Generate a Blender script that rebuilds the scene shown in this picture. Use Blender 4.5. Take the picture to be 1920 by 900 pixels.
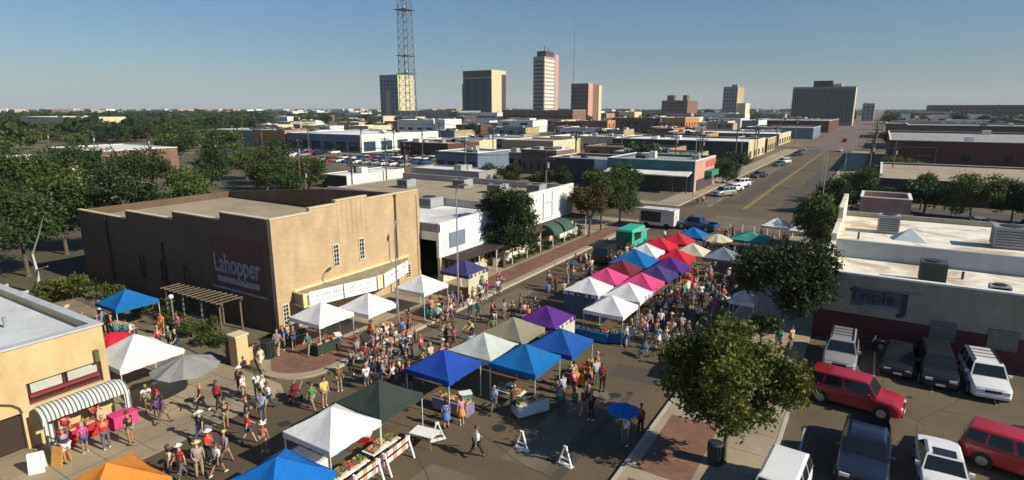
import bpy, bmesh, math, random
from mathutils import Vector, Matrix, noise
R = math.radians
for o in list(bpy.data.objects): bpy.data.objects.remove(o)
SC = bpy.context.scene
COL = SC.collection
rnd = random.Random(7)

# ------------------------------------------------------------------ camera
cd = bpy.data.cameras.new('camera'); cam = bpy.data.objects.new('camera', cd); COL.objects.link(cam)
cd.sensor_width = 36; cd.lens = 1100 / 1920 * 36; cd.clip_start = .3; cd.clip_end = 30000
YAW = math.atan(698 * math.cos(math.atan(247 / 1100)) / 1100)
cam.location = (0, 0, 16)
cam.rotation_euler = (R(90) - math.atan(247 / 1100), 0, YAW)
SC.camera = cam
# ------------------------------------------------------------------ world, sun
SUN_EL = R(33); SUN_AZ = R(84)       # azimuth measured from +Y towards +X
w = bpy.data.worlds.new('World'); SC.world = w; w.use_nodes = True
nt = w.node_tree; bg = nt.nodes['Background']
sky = nt.nodes.new('ShaderNodeTexSky'); sky.sky_type = 'NISHITA'; sky.sun_disc = False
sky.sun_elevation = SUN_EL; sky.sun_rotation = SUN_AZ; sky.altitude = 2000; sky.air_density = 1.65; sky.dust_density = 1.6; sky.ozone_density = 10
nt.links.new(sky.outputs[0], bg.inputs[0]); bg.inputs[1].default_value = .064
sd = bpy.data.lights.new('sun', 'SUN'); sun = bpy.data.objects.new('sun', sd); COL.objects.link(sun)
sd.energy = 4.9; sd.angle = R(.5); sd.color = (1, .90, .73)
dirv = Vector((math.sin(SUN_AZ) * math.cos(SUN_EL), math.cos(SUN_AZ) * math.cos(SUN_EL), math.sin(SUN_EL)))
sun.rotation_euler = dirv.to_track_quat('Z', 'Y').to_euler(); sun.location = dirv * 60
SC.view_settings.view_transform = 'Standard'; SC.view_settings.look = 'None'
SC.view_settings.exposure = .35; SC.view_settings.gamma = 1
SC.render.engine = 'CYCLES'
SC.cycles.max_bounces = 5; SC.cycles.volume_bounces = 0; SC.cycles.transparent_max_bounces = 8

# ------------------------------------------------------------------ materials
MATS = {}
def mat(name, col, rough=.8, var=.12, scale=1.2, metal=0., fine=14., kind='plain', col2=None, trans=0., spec=.5, bump=None):
    if name in MATS: return MATS[name]
    m = bpy.data.materials.new(name); m.use_nodes = True; n = m.node_tree.nodes; L = m.node_tree.links
    b = n['Principled BSDF']; b.inputs['Roughness'].default_value = rough; b.inputs['Metallic'].default_value = metal
    b.inputs['Specular IOR Level'].default_value = spec
    c = (*col, 1)
    tc = n.new('ShaderNodeTexCoord'); geo = n.new('ShaderNodeNewGeometry')
    src = geo.outputs['Position']
    no = n.new('ShaderNodeTexNoise'); no.inputs['Scale'].default_value = scale; no.inputs['Detail'].default_value = 6; no.inputs['Roughness'].default_value = .65
    L.new(src, no.inputs['Vector'])
    cr = n.new('ShaderNodeMapRange'); cr.inputs[1].default_value = .3; cr.inputs[2].default_value = .7
    cr.inputs[3].default_value = 1 - var; cr.inputs[4].default_value = 1 + var
    L.new(no.outputs[0], cr.inputs[0])
    last = None
    if kind in ('brick', 'block', 'metal', 'boards'):
        sx = n.new('ShaderNodeSeparateXYZ'); L.new(src, sx.inputs[0])
        ad = n.new('ShaderNodeMath'); ad.operation = 'ADD'; L.new(sx.outputs[0], ad.inputs[0]); L.new(sx.outputs[1], ad.inputs[1])
        cb = n.new('ShaderNodeCombineXYZ'); L.new(ad.outputs[0], cb.inputs[0]); L.new(sx.outputs[2], cb.inputs[1])
        if kind in ('brick', 'block'):
            br = n.new('ShaderNodeTexBrick'); L.new(cb.outputs[0], br.inputs['Vector'])
            br.inputs['Color1'].default_value = c
            br.inputs['Color2'].default_value = (*[x * .9 for x in col], 1)
            br.inputs['Mortar'].default_value = (*[x * .8 + .02 for x in col], 1)
            br.inputs['Scale'].default_value = 1
            if kind == 'brick':
                br.inputs['Brick Width'].default_value = .42; br.inputs['Row Height'].default_value = .16; br.inputs['Mortar Size'].default_value = .012
            else:
                br.inputs['Brick Width'].default_value = .8; br.inputs['Row Height'].default_value = .4; br.inputs['Mortar Size'].default_value = .012
            last = br.outputs[0]
        else:
            wv = n.new('ShaderNodeTexWave'); L.new(cb.outputs[0], wv.inputs['Vector']); wv.inputs['Scale'].default_value = 1.4 if kind == 'metal' else .9
            mx = n.new('ShaderNodeMix'); mx.data_type = 'RGBA'; mx.inputs[6].default_value = c; mx.inputs[7].default_value = (*[x * .82 for x in col], 1)
            L.new(wv.outputs[1], mx.inputs[0]); last = mx.outputs[2]
    if kind == 'paver':
        br = n.new('ShaderNodeTexBrick'); L.new(src, br.inputs['Vector']); br.inputs['Scale'].default_value = 1
        br.inputs['Color1'].default_value = c; br.inputs['Color2'].default_value = (*(col2 or [x * .75 for x in col]), 1)
        br.inputs['Mortar'].default_value = (*[x * .6 + .03 for x in col], 1)
        br.inputs['Brick Width'].default_value = .3; br.inputs['Row Height'].default_value = .15; br.inputs['Mortar Size'].default_value = .01; last = br.outputs[0]
    if kind == 'stripe':      # awning stripes running down the slope, counted along Y
        sx = n.new('ShaderNodeSeparateXYZ'); L.new(src, sx.inputs[0])
        mu = n.new('ShaderNodeMath'); mu.operation = 'MULTIPLY'; mu.inputs[1].default_value = 5.6; L.new(sx.outputs[1], mu.inputs[0])
        fr = n.new('ShaderNodeMath'); fr.operation = 'FRACT'; L.new(mu.outputs[0], fr.inputs[0])
        gt = n.new('ShaderNodeMath'); gt.operation = 'GREATER_THAN'; gt.inputs[1].default_value = .62; L.new(fr.outputs[0], gt.inputs[0])
        mx = n.new('ShaderNodeMix'); mx.data_type = 'RGBA'; mx.inputs[6].default_value = c; mx.inputs[7].default_value = (*col2, 1)
        L.new(gt.outputs[0], mx.inputs[0]); last = mx.outputs[2]
    if kind == 'patchy':      # two colours in stains of their own shape
        n2 = n.new('ShaderNodeTexNoise'); n2.inputs['Scale'].default_value = scale * .35; n2.inputs['Detail'].default_value = 9; n2.inputs['Roughness'].default_value = .6
        n2.inputs['Distortion'].default_value = .6; L.new(src, n2.inputs['Vector'])
        rp = n.new('ShaderNodeMapRange'); rp.inputs[1].default_value = .46; rp.inputs[2].default_value = .62; L.new(n2.outputs[0], rp.inputs[0])
        mx = n.new('ShaderNodeMix'); mx.data_type = 'RGBA'; mx.inputs[6].default_value = c; mx.inputs[7].default_value = (*col2, 1)
        L.new(rp.outputs[0], mx.inputs[0]); last = mx.outputs[2]
    mul = n.new('ShaderNodeMix'); mul.data_type = 'RGBA'; mul.blend_type = 'MULTIPLY'; mul.inputs[0].default_value = 1
    if last is None: mul.inputs[6].default_value = c
    else: L.new(last, mul.inputs[6])
    L.new(cr.outputs[0], mul.inputs[7])
    nf = n.new('ShaderNodeTexNoise'); nf.inputs['Scale'].default_value = fine; nf.inputs['Detail'].default_value = 3; L.new(src, nf.inputs['Vector'])
    cf = n.new('ShaderNodeMapRange'); cf.inputs[1].default_value = .3; cf.inputs[2].default_value = .7; cf.inputs[3].default_value = 1 - var * .6; cf.inputs[4].default_value = 1 + var * .6
    L.new(nf.outputs[0], cf.inputs[0])
    m2 = n.new('ShaderNodeMix'); m2.data_type = 'RGBA'; m2.blend_type = 'MULTIPLY'; m2.inputs[0].default_value = 1
    L.new(mul.outputs[2], m2.inputs[6]); L.new(cf.outputs[0], m2.inputs[7])
    L.new(m2.outputs[2], b.inputs['Base Color'])
    if bump is None: bump = .25 if kind in ('brick', 'block', 'patchy', 'boards', 'paver') else 0
    if 'wall' in name or 'brick' in name or 'stucco' in name or 'painted panel' in name:
        # rain streaks and grime: noise drawn out down the wall, with patches of its own
        mp = n.new('ShaderNodeMapping'); mp.inputs['Scale'].default_value = (.55, .55, .22); L.new(src, mp.inputs[0])
        n3 = n.new('ShaderNodeTexNoise'); n3.inputs['Scale'].default_value = 1.6; n3.inputs['Detail'].default_value = 7; n3.inputs['Roughness'].default_value = .58; n3.inputs['Distortion'].default_value = .4; L.new(mp.outputs[0], n3.inputs['Vector'])
        r3 = n.new('ShaderNodeMapRange'); r3.inputs[1].default_value = .35; r3.inputs[2].default_value = .72; r3.inputs[3].default_value = 1.08; r3.inputs[4].default_value = .83; L.new(n3.outputs[0], r3.inputs[0])
        m3 = n.new('ShaderNodeMix'); m3.data_type = 'RGBA'; m3.blend_type = 'MULTIPLY'; m3.inputs[0].default_value = 1; L.new(m2.outputs[2], m3.inputs[6]); L.new(r3.outputs[0], m3.inputs[7]); L.new(m3.outputs[2], b.inputs['Base Color']); m2 = m3
    if bump:
        bn = n.new('ShaderNodeBump'); bn.inputs['Strength'].default_value = bump; bn.inputs['Distance'].default_value = .05 if name.startswith('canvas') else .02
        L.new(no.outputs[0] if name.startswith('canvas') else nf.outputs[0], bn.inputs['Height']); L.new(bn.outputs[0], b.inputs['Normal'])
    if trans > 0:
        tr = n.new('ShaderNodeBsdfTranslucent'); L.new(m2.outputs[2], tr.inputs[0]); ms = n.new('ShaderNodeMixShader'); ms.inputs[0].default_value = trans
        L.new(b.outputs[0], ms.inputs[1]); L.new(tr.outputs[0], ms.inputs[2]); L.new(ms.outputs[0], n['Material Output'].inputs[0])
    MATS[name] = m
    return m

def leafmat(name, c1, c2):
    m = bpy.data.materials.new(name); m.use_nodes = True; n = m.node_tree.nodes; L = m.node_tree.links
    b = n['Principled BSDF']; b.inputs['Roughness'].default_value = .6; b.inputs['Specular IOR Level'].default_value = .25
    g = n.new('ShaderNodeNewGeometry'); rp = n.new('ShaderNodeValToRGB')
    rp.color_ramp.elements[0].color = (*c1, 1); rp.color_ramp.elements[1].color = (*c2, 1)
    L.new(g.outputs['Random Per Island'], rp.inputs[0])
    oi = n.new('ShaderNodeObjectInfo'); hs = n.new('ShaderNodeHueSaturation'); mr = n.new('ShaderNodeMapRange'); mr.inputs[3].default_value = .75; mr.inputs[4].default_value = 1.25
    L.new(oi.outputs['Random'], mr.inputs[0]); L.new(mr.outputs[0], hs.inputs['Value']); L.new(rp.outputs[0], hs.inputs['Color'])
    L.new(hs.outputs[0], b.inputs['Base Color'])
    tr = n.new('ShaderNodeBsdfTranslucent'); L.new(hs.outputs[0], tr.inputs[0]); ms = n.new('ShaderNodeMixShader'); ms.inputs[0].default_value = .25
    L.new(b.outputs[0], ms.inputs[1]); L.new(tr.outputs[0], ms.inputs[2]); L.new(ms.outputs[0], n['Material Output'].inputs[0])
    return m
LEAF = leafmat('leaf green', (.035, .06, .012), (.11, .15, .035))
LEAFD = leafmat('leaf dark green', (.022, .042, .012), (.06, .095, .028))
LEAFY = leafmat('leaf yellow green', (.06, .08, .015), (.15, .17, .04))
LEAFO = leafmat('leaf olive green', (.04, .058, .008), (.14, .155, .028))
BARK = mat('bark', (.11, .085, .06), .95, .3, 3)
GLASS = mat('dark window glass', (.02, .026, .034), .12, .2, .4)
GLASSB = mat('blue window glass', (.025, .06, .10), .12, .2, .4)
FRAME = mat('pale window frame', (.62, .58, .46), .6, .08)
WHITE = mat('white paint', (.78, .78, .75), .6, .08)
STEEL = mat('galvanised steel', (.42, .43, .44), .45, .12, 2, .6)
DARKM = mat('dark painted metal', (.03, .03, .032), .5, .2)
HVAC = mat('hvac grey', (.30, .31, .31), .6, .15)

# ------------------------------------------------------------------ mesh building
class MB:
    def __init__(s): s.v = []; s.f = []; s.m = []
    def face(s, pts, mi=0):
        i = len(s.v); s.v += [tuple(p) for p in pts]; s.f.append(list(range(i, i + len(pts)))); s.m.append(mi)
    def box(s, x0, x1, y0, y1, z0, z1, mi=0):
        i = len(s.v)
        s.v += [(x0, y0, z0), (x1, y0, z0), (x1, y1, z0), (x0, y1, z0), (x0, y0, z1), (x1, y0, z1), (x1, y1, z1), (x0, y1, z1)]
        for f in ((3, 2, 1, 0), (4, 5, 6, 7), (0, 1, 5, 4), (1, 2, 6, 5), (2, 3, 7, 6), (3, 0, 4, 7)):
            s.f.append([i + k for k in f]); s.m.append(mi)
        return s
    def prism(s, poly, z0, z1, mi=0, axis='z', a=None):
        """extrude a polygon: axis z -> (x,y) poly; axis x -> (y,z) poly between x=z0..z1; axis y -> (x,z) poly"""
        def P(p, t): return (p[0], p[1], t) if axis == 'z' else ((t, p[0], p[1]) if axis == 'x' else (p[0], t, p[1]))
        n = len(poly); i = len(s.v)
        s.v += [P(p, z0) for p in poly] + [P(p, z1) for p in poly]
        s.f.append([i + k for k in range(n)][::-1]); s.m.append(mi)
        s.f.append([i + n + k for k in range(n)]); s.m.append(mi)
        for k in range(n):
            s.f.append([i + k, i + (k + 1) % n, i + n + (k + 1) % n, i + n + k]); s.m.append(mi)
        return s
    def tube(s, p0, p1, r0, r1=None, n=8, mi=0, cap=True):
        r1 = r0 if r1 is None else r1
        a = Vector(p0); b = Vector(p1); d = (b - a)
        if d.length < 1e-6: return s
        d.normalize(); u = d.orthogonal().normalized(); v = d.cross(u); i = len(s.v)
        for c, r in ((a, r0), (b, r1)):
            for k in range(n):
                t = 2 * math.pi * k / n; s.v.append(tuple(c + u * (r * math.cos(t)) + v * (r * math.sin(t))))
        for k in range(n): s.f.append([i + k, i + (k + 1) % n, i + n + (k + 1) % n, i + n + k]); s.m.append(mi)
        if cap:
            s.f.append([i + k for k in range(n)][::-1]); s.m.append(mi); s.f.append([i + n + k for k in range(n)]); s.m.append(mi)
        return s
    def path(s, pts, rs, n=8, mi=0):
        for k in range(len(pts) - 1): s.tube(pts[k], pts[k + 1], rs[k], rs[k + 1], n, mi)
        return s
    def bar(s, p0, p1, wd, th, mi=0):
        """flat rectangular bar between two points"""
        a = Vector(p0); b = Vector(p1); d = (b - a).normalized(); u = d.cross(Vector((0, 0, 1)))
        if u.length < .05: u = Vector((1, 0, 0))
        u.normalize(); v = u.cross(d); i = len(s.v)
        for c in (a, b):
            for q, r in ((-1, -1), (1, -1), (1, 1), (-1, 1)): s.v.append(tuple(c + u * q * wd / 2 + v * r * th / 2))
        for f in ((3, 2, 1, 0), (4, 5, 6, 7), (0, 1, 5, 4), (1, 2, 6, 5), (2, 3, 7, 6), (3, 0, 4, 7)):
            s.f.append([i + k for k in f]); s.m.append(mi)
        return s
    def sphere(s, c, rx, ry=None, rz=None, nu=10, nv=7, mi=0, v0=0., v1=1.):
        ry = rx if ry is None else ry; rz = rx if rz is None else rz; i = len(s.v)
        for a in range(nv + 1):
            th = math.pi * (v0 + (v1 - v0) * a / nv)
            for b in range(nu):
                ph = 2 * math.pi * b / nu
                s.v.append((c[0] + rx * math.sin(th) * math.cos(ph), c[1] + ry * math.sin(th) * math.sin(ph), c[2] + rz * math.cos(th)))
        for a in range(nv):
            for b in range(nu):
                s.f.append([i + a * nu + b, i + (a + 1) * nu + b, i + (a + 1) * nu + (b + 1) % nu, i + a * nu + (b + 1) % nu]); s.m.append(mi)
        return s
    def rings(s, rings, mi=0, cap=True):
        i = len(s.v); n = len(rings[0])
        for r in rings: s.v += [tuple(p) for p in r]
        for a in range(len(rings) - 1):
            for b in range(n): s.f.append([i + a * n + b, i + a * n + (b + 1) % n, i + (a + 1) * n + (b + 1) % n, i + (a + 1) * n + b]); s.m.append(mi)
        if cap:
            s.f.append([i + k for k in range(n)][::-1]); s.m.append(mi); j = i + (len(rings) - 1) * n; s.f.append([j + k for k in range(n)]); s.m.append(mi)
        return s
    def build(s, name, mats, parent=None, smooth=None, loc=None):
        me = bpy.data.meshes.new(name); me.from_pydata(s.v, [], s.f)
        if not isinstance(mats, (list, tuple)): mats = [mats]
        for q in mats: me.materials.append(q)
        if len(mats) > 1: me.polygons.foreach_set('material_index', s.m)
        me.validate(); me.update()
        if smooth is not None:
            bm = bmesh.new(); bm.from_mesh(me); bmesh.ops.remove_doubles(bm, verts=bm.verts, dist=1e-4); bmesh.ops.recalc_face_normals(bm, faces=bm.faces); bm.to_mesh(me); bm.free()
            me.polygons.foreach_set('use_smooth', [True] * len(me.polygons)); me.set_sharp_from_angle(angle=R(smooth))
        o = bpy.data.objects.new(name, me); COL.objects.link(o)
        if loc is not None: o.location = loc
        if parent is not None: o.parent = parent
        return o
def tag(o, label=None, cat=None, group=None, kind=None):
    if label: o['label'] = label
    if cat: o['category'] = cat
    if group: o['group'] = group
    if kind: o['kind'] = kind
    return o
def thing(name, label, cat, loc=(0, 0, 0), rz=0., group=None):
    o = bpy.data.objects.new(name, None); COL.objects.link(o); o.location = loc; o.rotation_euler = (0, 0, rz); o.empty_display_size = .2
    return tag(o, label, cat, group)
KIDS = {}
def copy_tree(o, parent=None):
    c = o.copy(); COL.objects.link(c)
    if parent is not None: c.parent = parent
    for ch in KIDS.get(o.name) or list(o.children): copy_tree(ch, c)
    return c
def struct(o): return tag(o, kind='structure')
# ================================================================== GROUND
def sheet(name, x0, x1, y0, y1, z, m): return struct(MB().box(x0, x1, y0, y1, z - .3, z).build(name, m))
g = MB()
g.face([(-16000, -1500, 0), (7000, -1500, 0), (7000, 12000, 0), (-16000, 12000, 0)])
struct(g.build('ground', mat('town ground', (.16, .125, .08), .95, .25, .03, kind='patchy', col2=(.075, .07, .04), fine=.7)))
ASPH = mat('worn asphalt', (.112, .083, .047), .9, .22, .22, kind='patchy', col2=(.082, .062, .038), fine=9)
ASPHL = mat('parking lot asphalt', (.118, .088, .050), .92, .18, .3, kind='patchy', col2=(.086, .066, .042), fine=10)
CONC = mat('pale concrete', (.33, .27, .19), .9, .13, .5, kind='patchy', col2=(.26, .215, .155), fine=12)
PAVE = mat('brick pavers', (.23, .11, .07), .9, .2, .6, kind='paver', col2=(.17, .085, .06))
DIRT = mat('garden soil', (.15, .12, .08), .95, .3, 1.2, kind='patchy', col2=(.09, .09, .045))
def flat(name, poly, z, m):
    b = MB(); b.prism(poly, z - .2, z); return struct(b.build(name, m))
flat('main_street', [(-27.5, -40), (-8.1, -40), (-8.1, 262), (-27.5, 262)], .004, ASPH)
flat('brick_road', [(-27.5, 262), (-8.1, 262), (-8.1, 3200), (-27.5, 3200)], .004, mat('red brick road', (.17, .115, .10), .9, .15, .1, kind='patchy', col2=(.13, .10, .09)))
flat('cross_street', [(-900, 81), (-27.5, 81), (-27.5, 96), (-900, 96)], .004, ASPH)
flat('cross_street', [(-8.1, 81), (500, 81), (500, 96), (-8.1, 96)], .004, ASPH)
for yy in (262, 440, 640):
    flat('cross_street', [(-900, yy), (-27.6, yy), (-27.6, yy + 13), (-900, yy + 13)], .004, ASPH)
    flat('cross_street', [(-8, yy), (500, yy), (500, yy + 13), (-8, yy + 13)], .004, ASPH)
YEL = mat('faded yellow road paint', (.36, .27, .08), .85, .35, 1.5)
ROADW = mat('faded white road paint', (.42, .41, .37), .85, .35, 1.5)
b = MB(); b.box(-17.75, -17.6, 100, 261, -.05, .008); b.box(-17.4, -17.25, 100, 261, -.05, .008); struct(b.build('road_centre_lines', YEL))
b = MB()
for k in range(24):
    b.box(-23.2, -23.08, 100 + k * 6.5, 103 + k * 6.5, -.05, .008)
struct(b.build('lane_marks', ROADW))
# oil, tar and crack lines on the near street, real thin seams of sealant
TAR = mat('crack sealant', (.05, .047, .042), .7, .2)
b = MB(); r2 = random.Random(5)
for k in range(26):
    x = r2.uniform(-26.5, -9); y = r2.uniform(8, 78); a = r2.choice([R(90), R(0), R(95), R(8)])
    for q in range(r2.randint(5, 16)):
        nx = x + .7 * math.cos(a); ny = y + .7 * math.sin(a); a += r2.uniform(-.28, .28)
        if not (-27.2 < nx < -8.4): break
        b.bar((x, y, .006), (nx, ny, .006), .04, .004); x, y = nx, ny
struct(b.build('crack_seams', TAR))
DARKA = mat('fresh asphalt patch', (.068, .06, .045), .9, .15, .6); PALEA = mat('old bleached asphalt', (.15, .125, .088), .9, .2, .5, kind='patchy', col2=(.12, .10, .07))
for k, (x0, x1, y0, y1, dk) in enumerate(((-13.4, -11.2, 20.6, 29.5, 0), (-22.5, -20.9, 12, 21, 0), (-26.6, -24.6, 26, 44, 0), (-12.6, -9.4, 31.5, 33.6, 1), (-16.0, -13.4, 10, 18.8, 0), (-10.8, -10.2, 12, 30, 1), (-20, -10, 82, 92, 0), (-25.5, -22.5, 98, 140, 0), (-12.8, -9.6, 105, 190, 1), (-21, -18.6, 105, 165, 1), (-26, -22, 150, 175, 0))):
    flat('asphalt_patch', [(x0, y0), (x1, y0 + .15), (x1 - .1, y1), (x0 + .12, y1 - .2)], .0055, DARKA if dk else PALEA)
OILM = mat('oil stain', (.035, .03, .026), .6, .3, 4)
rq = random.Random(31)
for k in range(46):
    x, y = (rq.uniform(-1.5, 13), rq.uniform(23, 44)) if k < 26 else (rq.uniform(-25, -10), rq.uniform(12, 40)); r_ = rq.uniform(.10, .42)
    pts = [(x + r_ * rq.uniform(.6, 1.2) * math.cos(t_), y + r_ * rq.uniform(.6, 1.2) * math.sin(t_)) for t_ in [2 * math.pi * q / 11 for q in range(11)]]
    flat('oil_stain', pts, .023 if k < 26 else .0075, OILM)
mh = MB(); mh.tube((-14.9, 22.8, -.1), (-14.9, 22.8, .012), .36, n=20); struct(mh.build('manhole_cover', DARKM)); mh = MB(); mh.tube((-22.3, 33.5, -.1), (-22.3, 33.5, .012), .36, n=20); struct(mh.build('manhole_cover', DARKM))
b = MB()
for k in range(20):
    x = rq.uniform(-2, 16); y = rq.uniform(22, 44); a = rq.choice([R(90), R(0), R(40), R(130)])
    for q in range(rq.randint(5, 18)):
        nx = x + .5 * math.cos(a); ny = y + .5 * math.sin(a); a += rq.uniform(-.35, .35)
        if nx < -2.3 or ny > 45: break
        b.bar((x, y, .022), (nx, ny, .022), .03, .004); x, y = nx, ny
struct(b.build('lot_crack_seams', TAR))
b = MB()
for k in range(19): b.box(-35.0, -30.9 if 36 < 24.5 + k * 3 else -33.5, 24.5 + k * 3, 24.53 + k * 3, .1, .134)
for k in range(16): b.box(-5.25, -2.62, 15 + k * 2, 15.03 + k * 2, .1, .134)
for k in range(9): b.box(-35, -27.6, 6 + k * 1.6, 6.03 + k * 1.6, 0, .0235)
for x in (-33, -31, -29): b.box(x, x + .03, -5, 19.4, 0, .0245)
struct(b.build('pavement_joints', mat('dark joint', (.10, .085, .065), .9)))
# left side: corner of the sidewalk with a curve, concrete apron in front of the low yellow building
arc = [(-35.2, 22.6)] + [(-30.2 + 2.7 * math.cos(t), 22.9 + 2.7 * math.sin(t)) for t in [R(a) for a in range(-95, 1, 12)]] + [(-27.5, 81), (-35.2, 81)]
flat('sidewalk', arc, .13, CONC)
arc2 = [(-33.6, 23.0)] + [(-30.4 + 2.4 * math.cos(t), 23.2 + 2.4 * math.sin(t)) for t in [R(a) for a in range(-90, 1, 15)]] + [(-28.0, 36), (-30.6, 36), (-30.6, 27), (-33.4, 27)]
flat('brick_pavement', arc2, .138, PAVE)
flat('brick_pavement', [(-28.1, 36.1), (-28.1, 79.5), (-30.5, 79.5), (-30.5, 36.1)], .138, PAVE)
flat('planting_strip', [(-30.9, 48.5), (-30.9, 68), (-32.1, 68), (-32.1, 48.5)], .145, DIRT)
flat('apron', [(-35.2, -30), (-27.5, -30), (-27.5, 19.5), (-28.6, 20.1), (-33.2, 20.1), (-35.2, 19.9)], .02, mat('tan concrete apron', (.33, .265, .175), .9, .14, .4, kind='patchy', col2=(.25, .205, .14), fine=11))
flat('garden_path', [(-58, 17.2), (-35.2, 14.6), (-35.2, 19.7), (-40, 20.2), (-58, 21.5)], .012, mat('trodden path', (.24, .19, .13), .95, .2, .7, kind='patchy', col2=(.16, .14, .09)))
flat('garden_bed', [(-66, 21.5), (-40, 20.3), (-35.3, 19.9), (-35.3, 24.9), (-66, 24.9)], .05, DIRT)
flat('sidewalk', [(-140, 96.2), (-27.5, 96.2), (-27.5, 260), (-31.5, 260), (-31.5, 99.5), (-140, 99.5)], .13, CONC)
# right side
flat('sidewalk', [(-8.1, -30), (-2.6, -30), (-2.6, 45.2), (-2.6, 81), (-8.1, 81)], .13, CONC)
for (a, c) in ((15.0, 22.2), (23.0, 28.6), (30.5, 36.5)):
    flat('brick_pavement', [(-7.7, a), (-5.3, a), (-5.3, c), (-7.7, c)], .138, PAVE)
flat('sidewalk', [(-8.1, 96), (-3, 96), (-3, 260), (-8.1, 260)], .13, CONC)
flat('parking_lot', [(-2.6, -10), (60, -10), (60, 45.3), (-2.6, 45.3)], .02, ASPHL)
flat('parking_lot', [(-2.6, 69), (90, 69), (90, 80), (-2.6, 80)], .02, mat('dark lot asphalt', (.07, .065, .06), .92, .2, .4))
flat('parking_lot', [(-3, 97), (60, 97), (60, 116), (-3, 116)], .02, MATS['dark lot asphalt'])
b = MB()
for k in range(8): b.box(-1.6 + k * 2.75, -1.5 + k * 2.75, 26.0, 31.0, -.05, .026)
for k in range(8): b.box(-1.6 + k * 2.9, -1.5 + k * 2.9, 39.2, 44.4, -.05, .026)
struct(b.build('parking_bay_lines', ROADW))
# kerbs
KERB = mat('kerb concrete', (.42, .38, .31), .9, .12)
b = MB(); b.box(-27.5, -27.3, 23, 80.9, -.1, .14); b.box(-8.3, -8.1, -30, 80.9, -.1, .14); b.box(-27.5, -27.3, 97, 261, -.1, .14); b.box(-8.3, -8.1, 97, 261, -.1, .14)
b.box(-2.6, -2.42, -10, 40.0, -.1, .15)
struct(b.build('kerbs', KERB))

# ================================================================== NEAR BUILDINGS
TANB = mat('tan brick', (.50, .365, .215), .88, .08, .5, kind='brick')
TANS = mat('tan stucco', (.56, .42, .215), .9, .09, .8)
BROWNB = mat('brown side stucco', (.12, .078, .048), .92, .14, .5)  # tan building's unlit sides, their shade put into a darker brown
ROOFW = mat('white roof membrane', (.76, .77, .74), .7, .14, .35, kind='patchy', col2=(.52, .52, .49))
ROOFG = mat('grey gravel roof', (.27, .26, .24), .9, .2, .4, kind='patchy', col2=(.34, .31, .26))
ROOFT = mat('tan gravel roof', (.33, .27, .19), .9, .2, .4)
COPE = mat('parapet coping', (.60, .50, .34), .8, .1)
def text_part(s, size, m, parent, loc, rot, name='lettering', ext=.02, bold=.0):
    c = bpy.data.curves.new(name, 'FONT'); c.body = s; c.size = size; c.extrude = ext; c.offset = bold; c.align_x = 'CENTER'; c.align_y = 'CENTER'
    t = bpy.data.objects.new('tmp', c); COL.objects.link(t); bpy.context.view_layer.update()
    me = bpy.data.meshes.new_from_object(t); bpy.data.objects.remove(t)
    me.materials.clear(); me.materials.append(m); o = bpy.data.objects.new(name, me); COL.objects.link(o); o.parent = parent; o.location = loc; o.rotation_euler = rot
    return o
def window(parent, face, a0, a1, z0, z1, at, frame=FRAME, glass=GLASS, bars=(1, 2), fw=.07, out=1, name='window'):
    """a framed window on a wall plane; face 'x': wall at x=at spanning y a0..a1 ; face 'y': wall at y=at spanning x. out=+1/-1 outward sign"""
    f = MB()
    def bx(mb, p0, p1, q0, q1, d0, d1):
        lo, hi = sorted((at + out * d0, at + out * d1))
        if face == 'x': mb.box(lo, hi, p0, p1, q0, q1)
        else: mb.box(p0, p1, lo, hi, q0, q1)
    bx(f, a0, a1, z0, z0 + fw, -.02, .10); bx(f, a0, a1, z1 - fw, z1, -.02, .07)
    bx(f, a0, a0 + fw, z0 + fw, z1 - fw, -.02, .07); bx(f, a1 - fw, a1, z0 + fw, z1 - fw, -.02, .07)
    for k in range(1, bars[0] + 1):
        c = a0 + (a1 - a0) * k / (bars[0] + 1); bx(f, c - fw * .3, c + fw * .3, z0 + fw, z1 - fw, -.02, .05)
    for k in range(1, bars[1] + 1):
        c = z0 + (z1 - z0) * k / (bars[1] + 1); bx(f, a0 + fw, a1 - fw, c - fw * .3, c + fw * .3, -.02, .045)
    fo = f.build(name, frame, parent)
    g = MB(); bx(g, a0 + fw, a1 - fw, z0 + fw, z1 - fw, -.02, .018); g.build('pane', glass, fo)
    return fo
def hvac(parent, x, y, z, w=1.6, d=1.6, h=1.2, m=None):
    u = MB(); u.box(x - w / 2, x + w / 2, y - d / 2, y + d / 2, z + .15, z + h); u.box(x - w / 2 + .1, x + w / 2 - .1, y - d / 2 + .1, y + d / 2 - .1, z - .05, z + .15)
    uo = u.build('rooftop_unit', m or HVAC, parent)
    v = MB(); v.tube((x, y, z + h), (x, y, z + h + .08), w * .33, n=14)
    for k in range(5): v.box(x - w / 2 - .015, x - w / 2, y - d / 2 + .12 + k * d * .17, y - d / 2 + .12 + k * d * .17 + .1, z + .3, z + h - .15)
    for k in range(6): v.box(x - w / 2 + .12, x + w / 2 - .12, y - d / 2 - .015, y - d / 2, z + .3 + k * (h - .45) / 6, z + .36 + k * (h - .45) / 6)
    v.build('vent', DARKM, uo)

# ---- tan brick corner building with stepped parapet
tb = thing('corner_building', 'large tan brick two-storey building with stepped parapet and painted sign on its dark side wall', 'building', (-35.2, 25, 0))
def under(o, root): o.location = Vector(o.location) - Vector(root.location); return o
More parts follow.
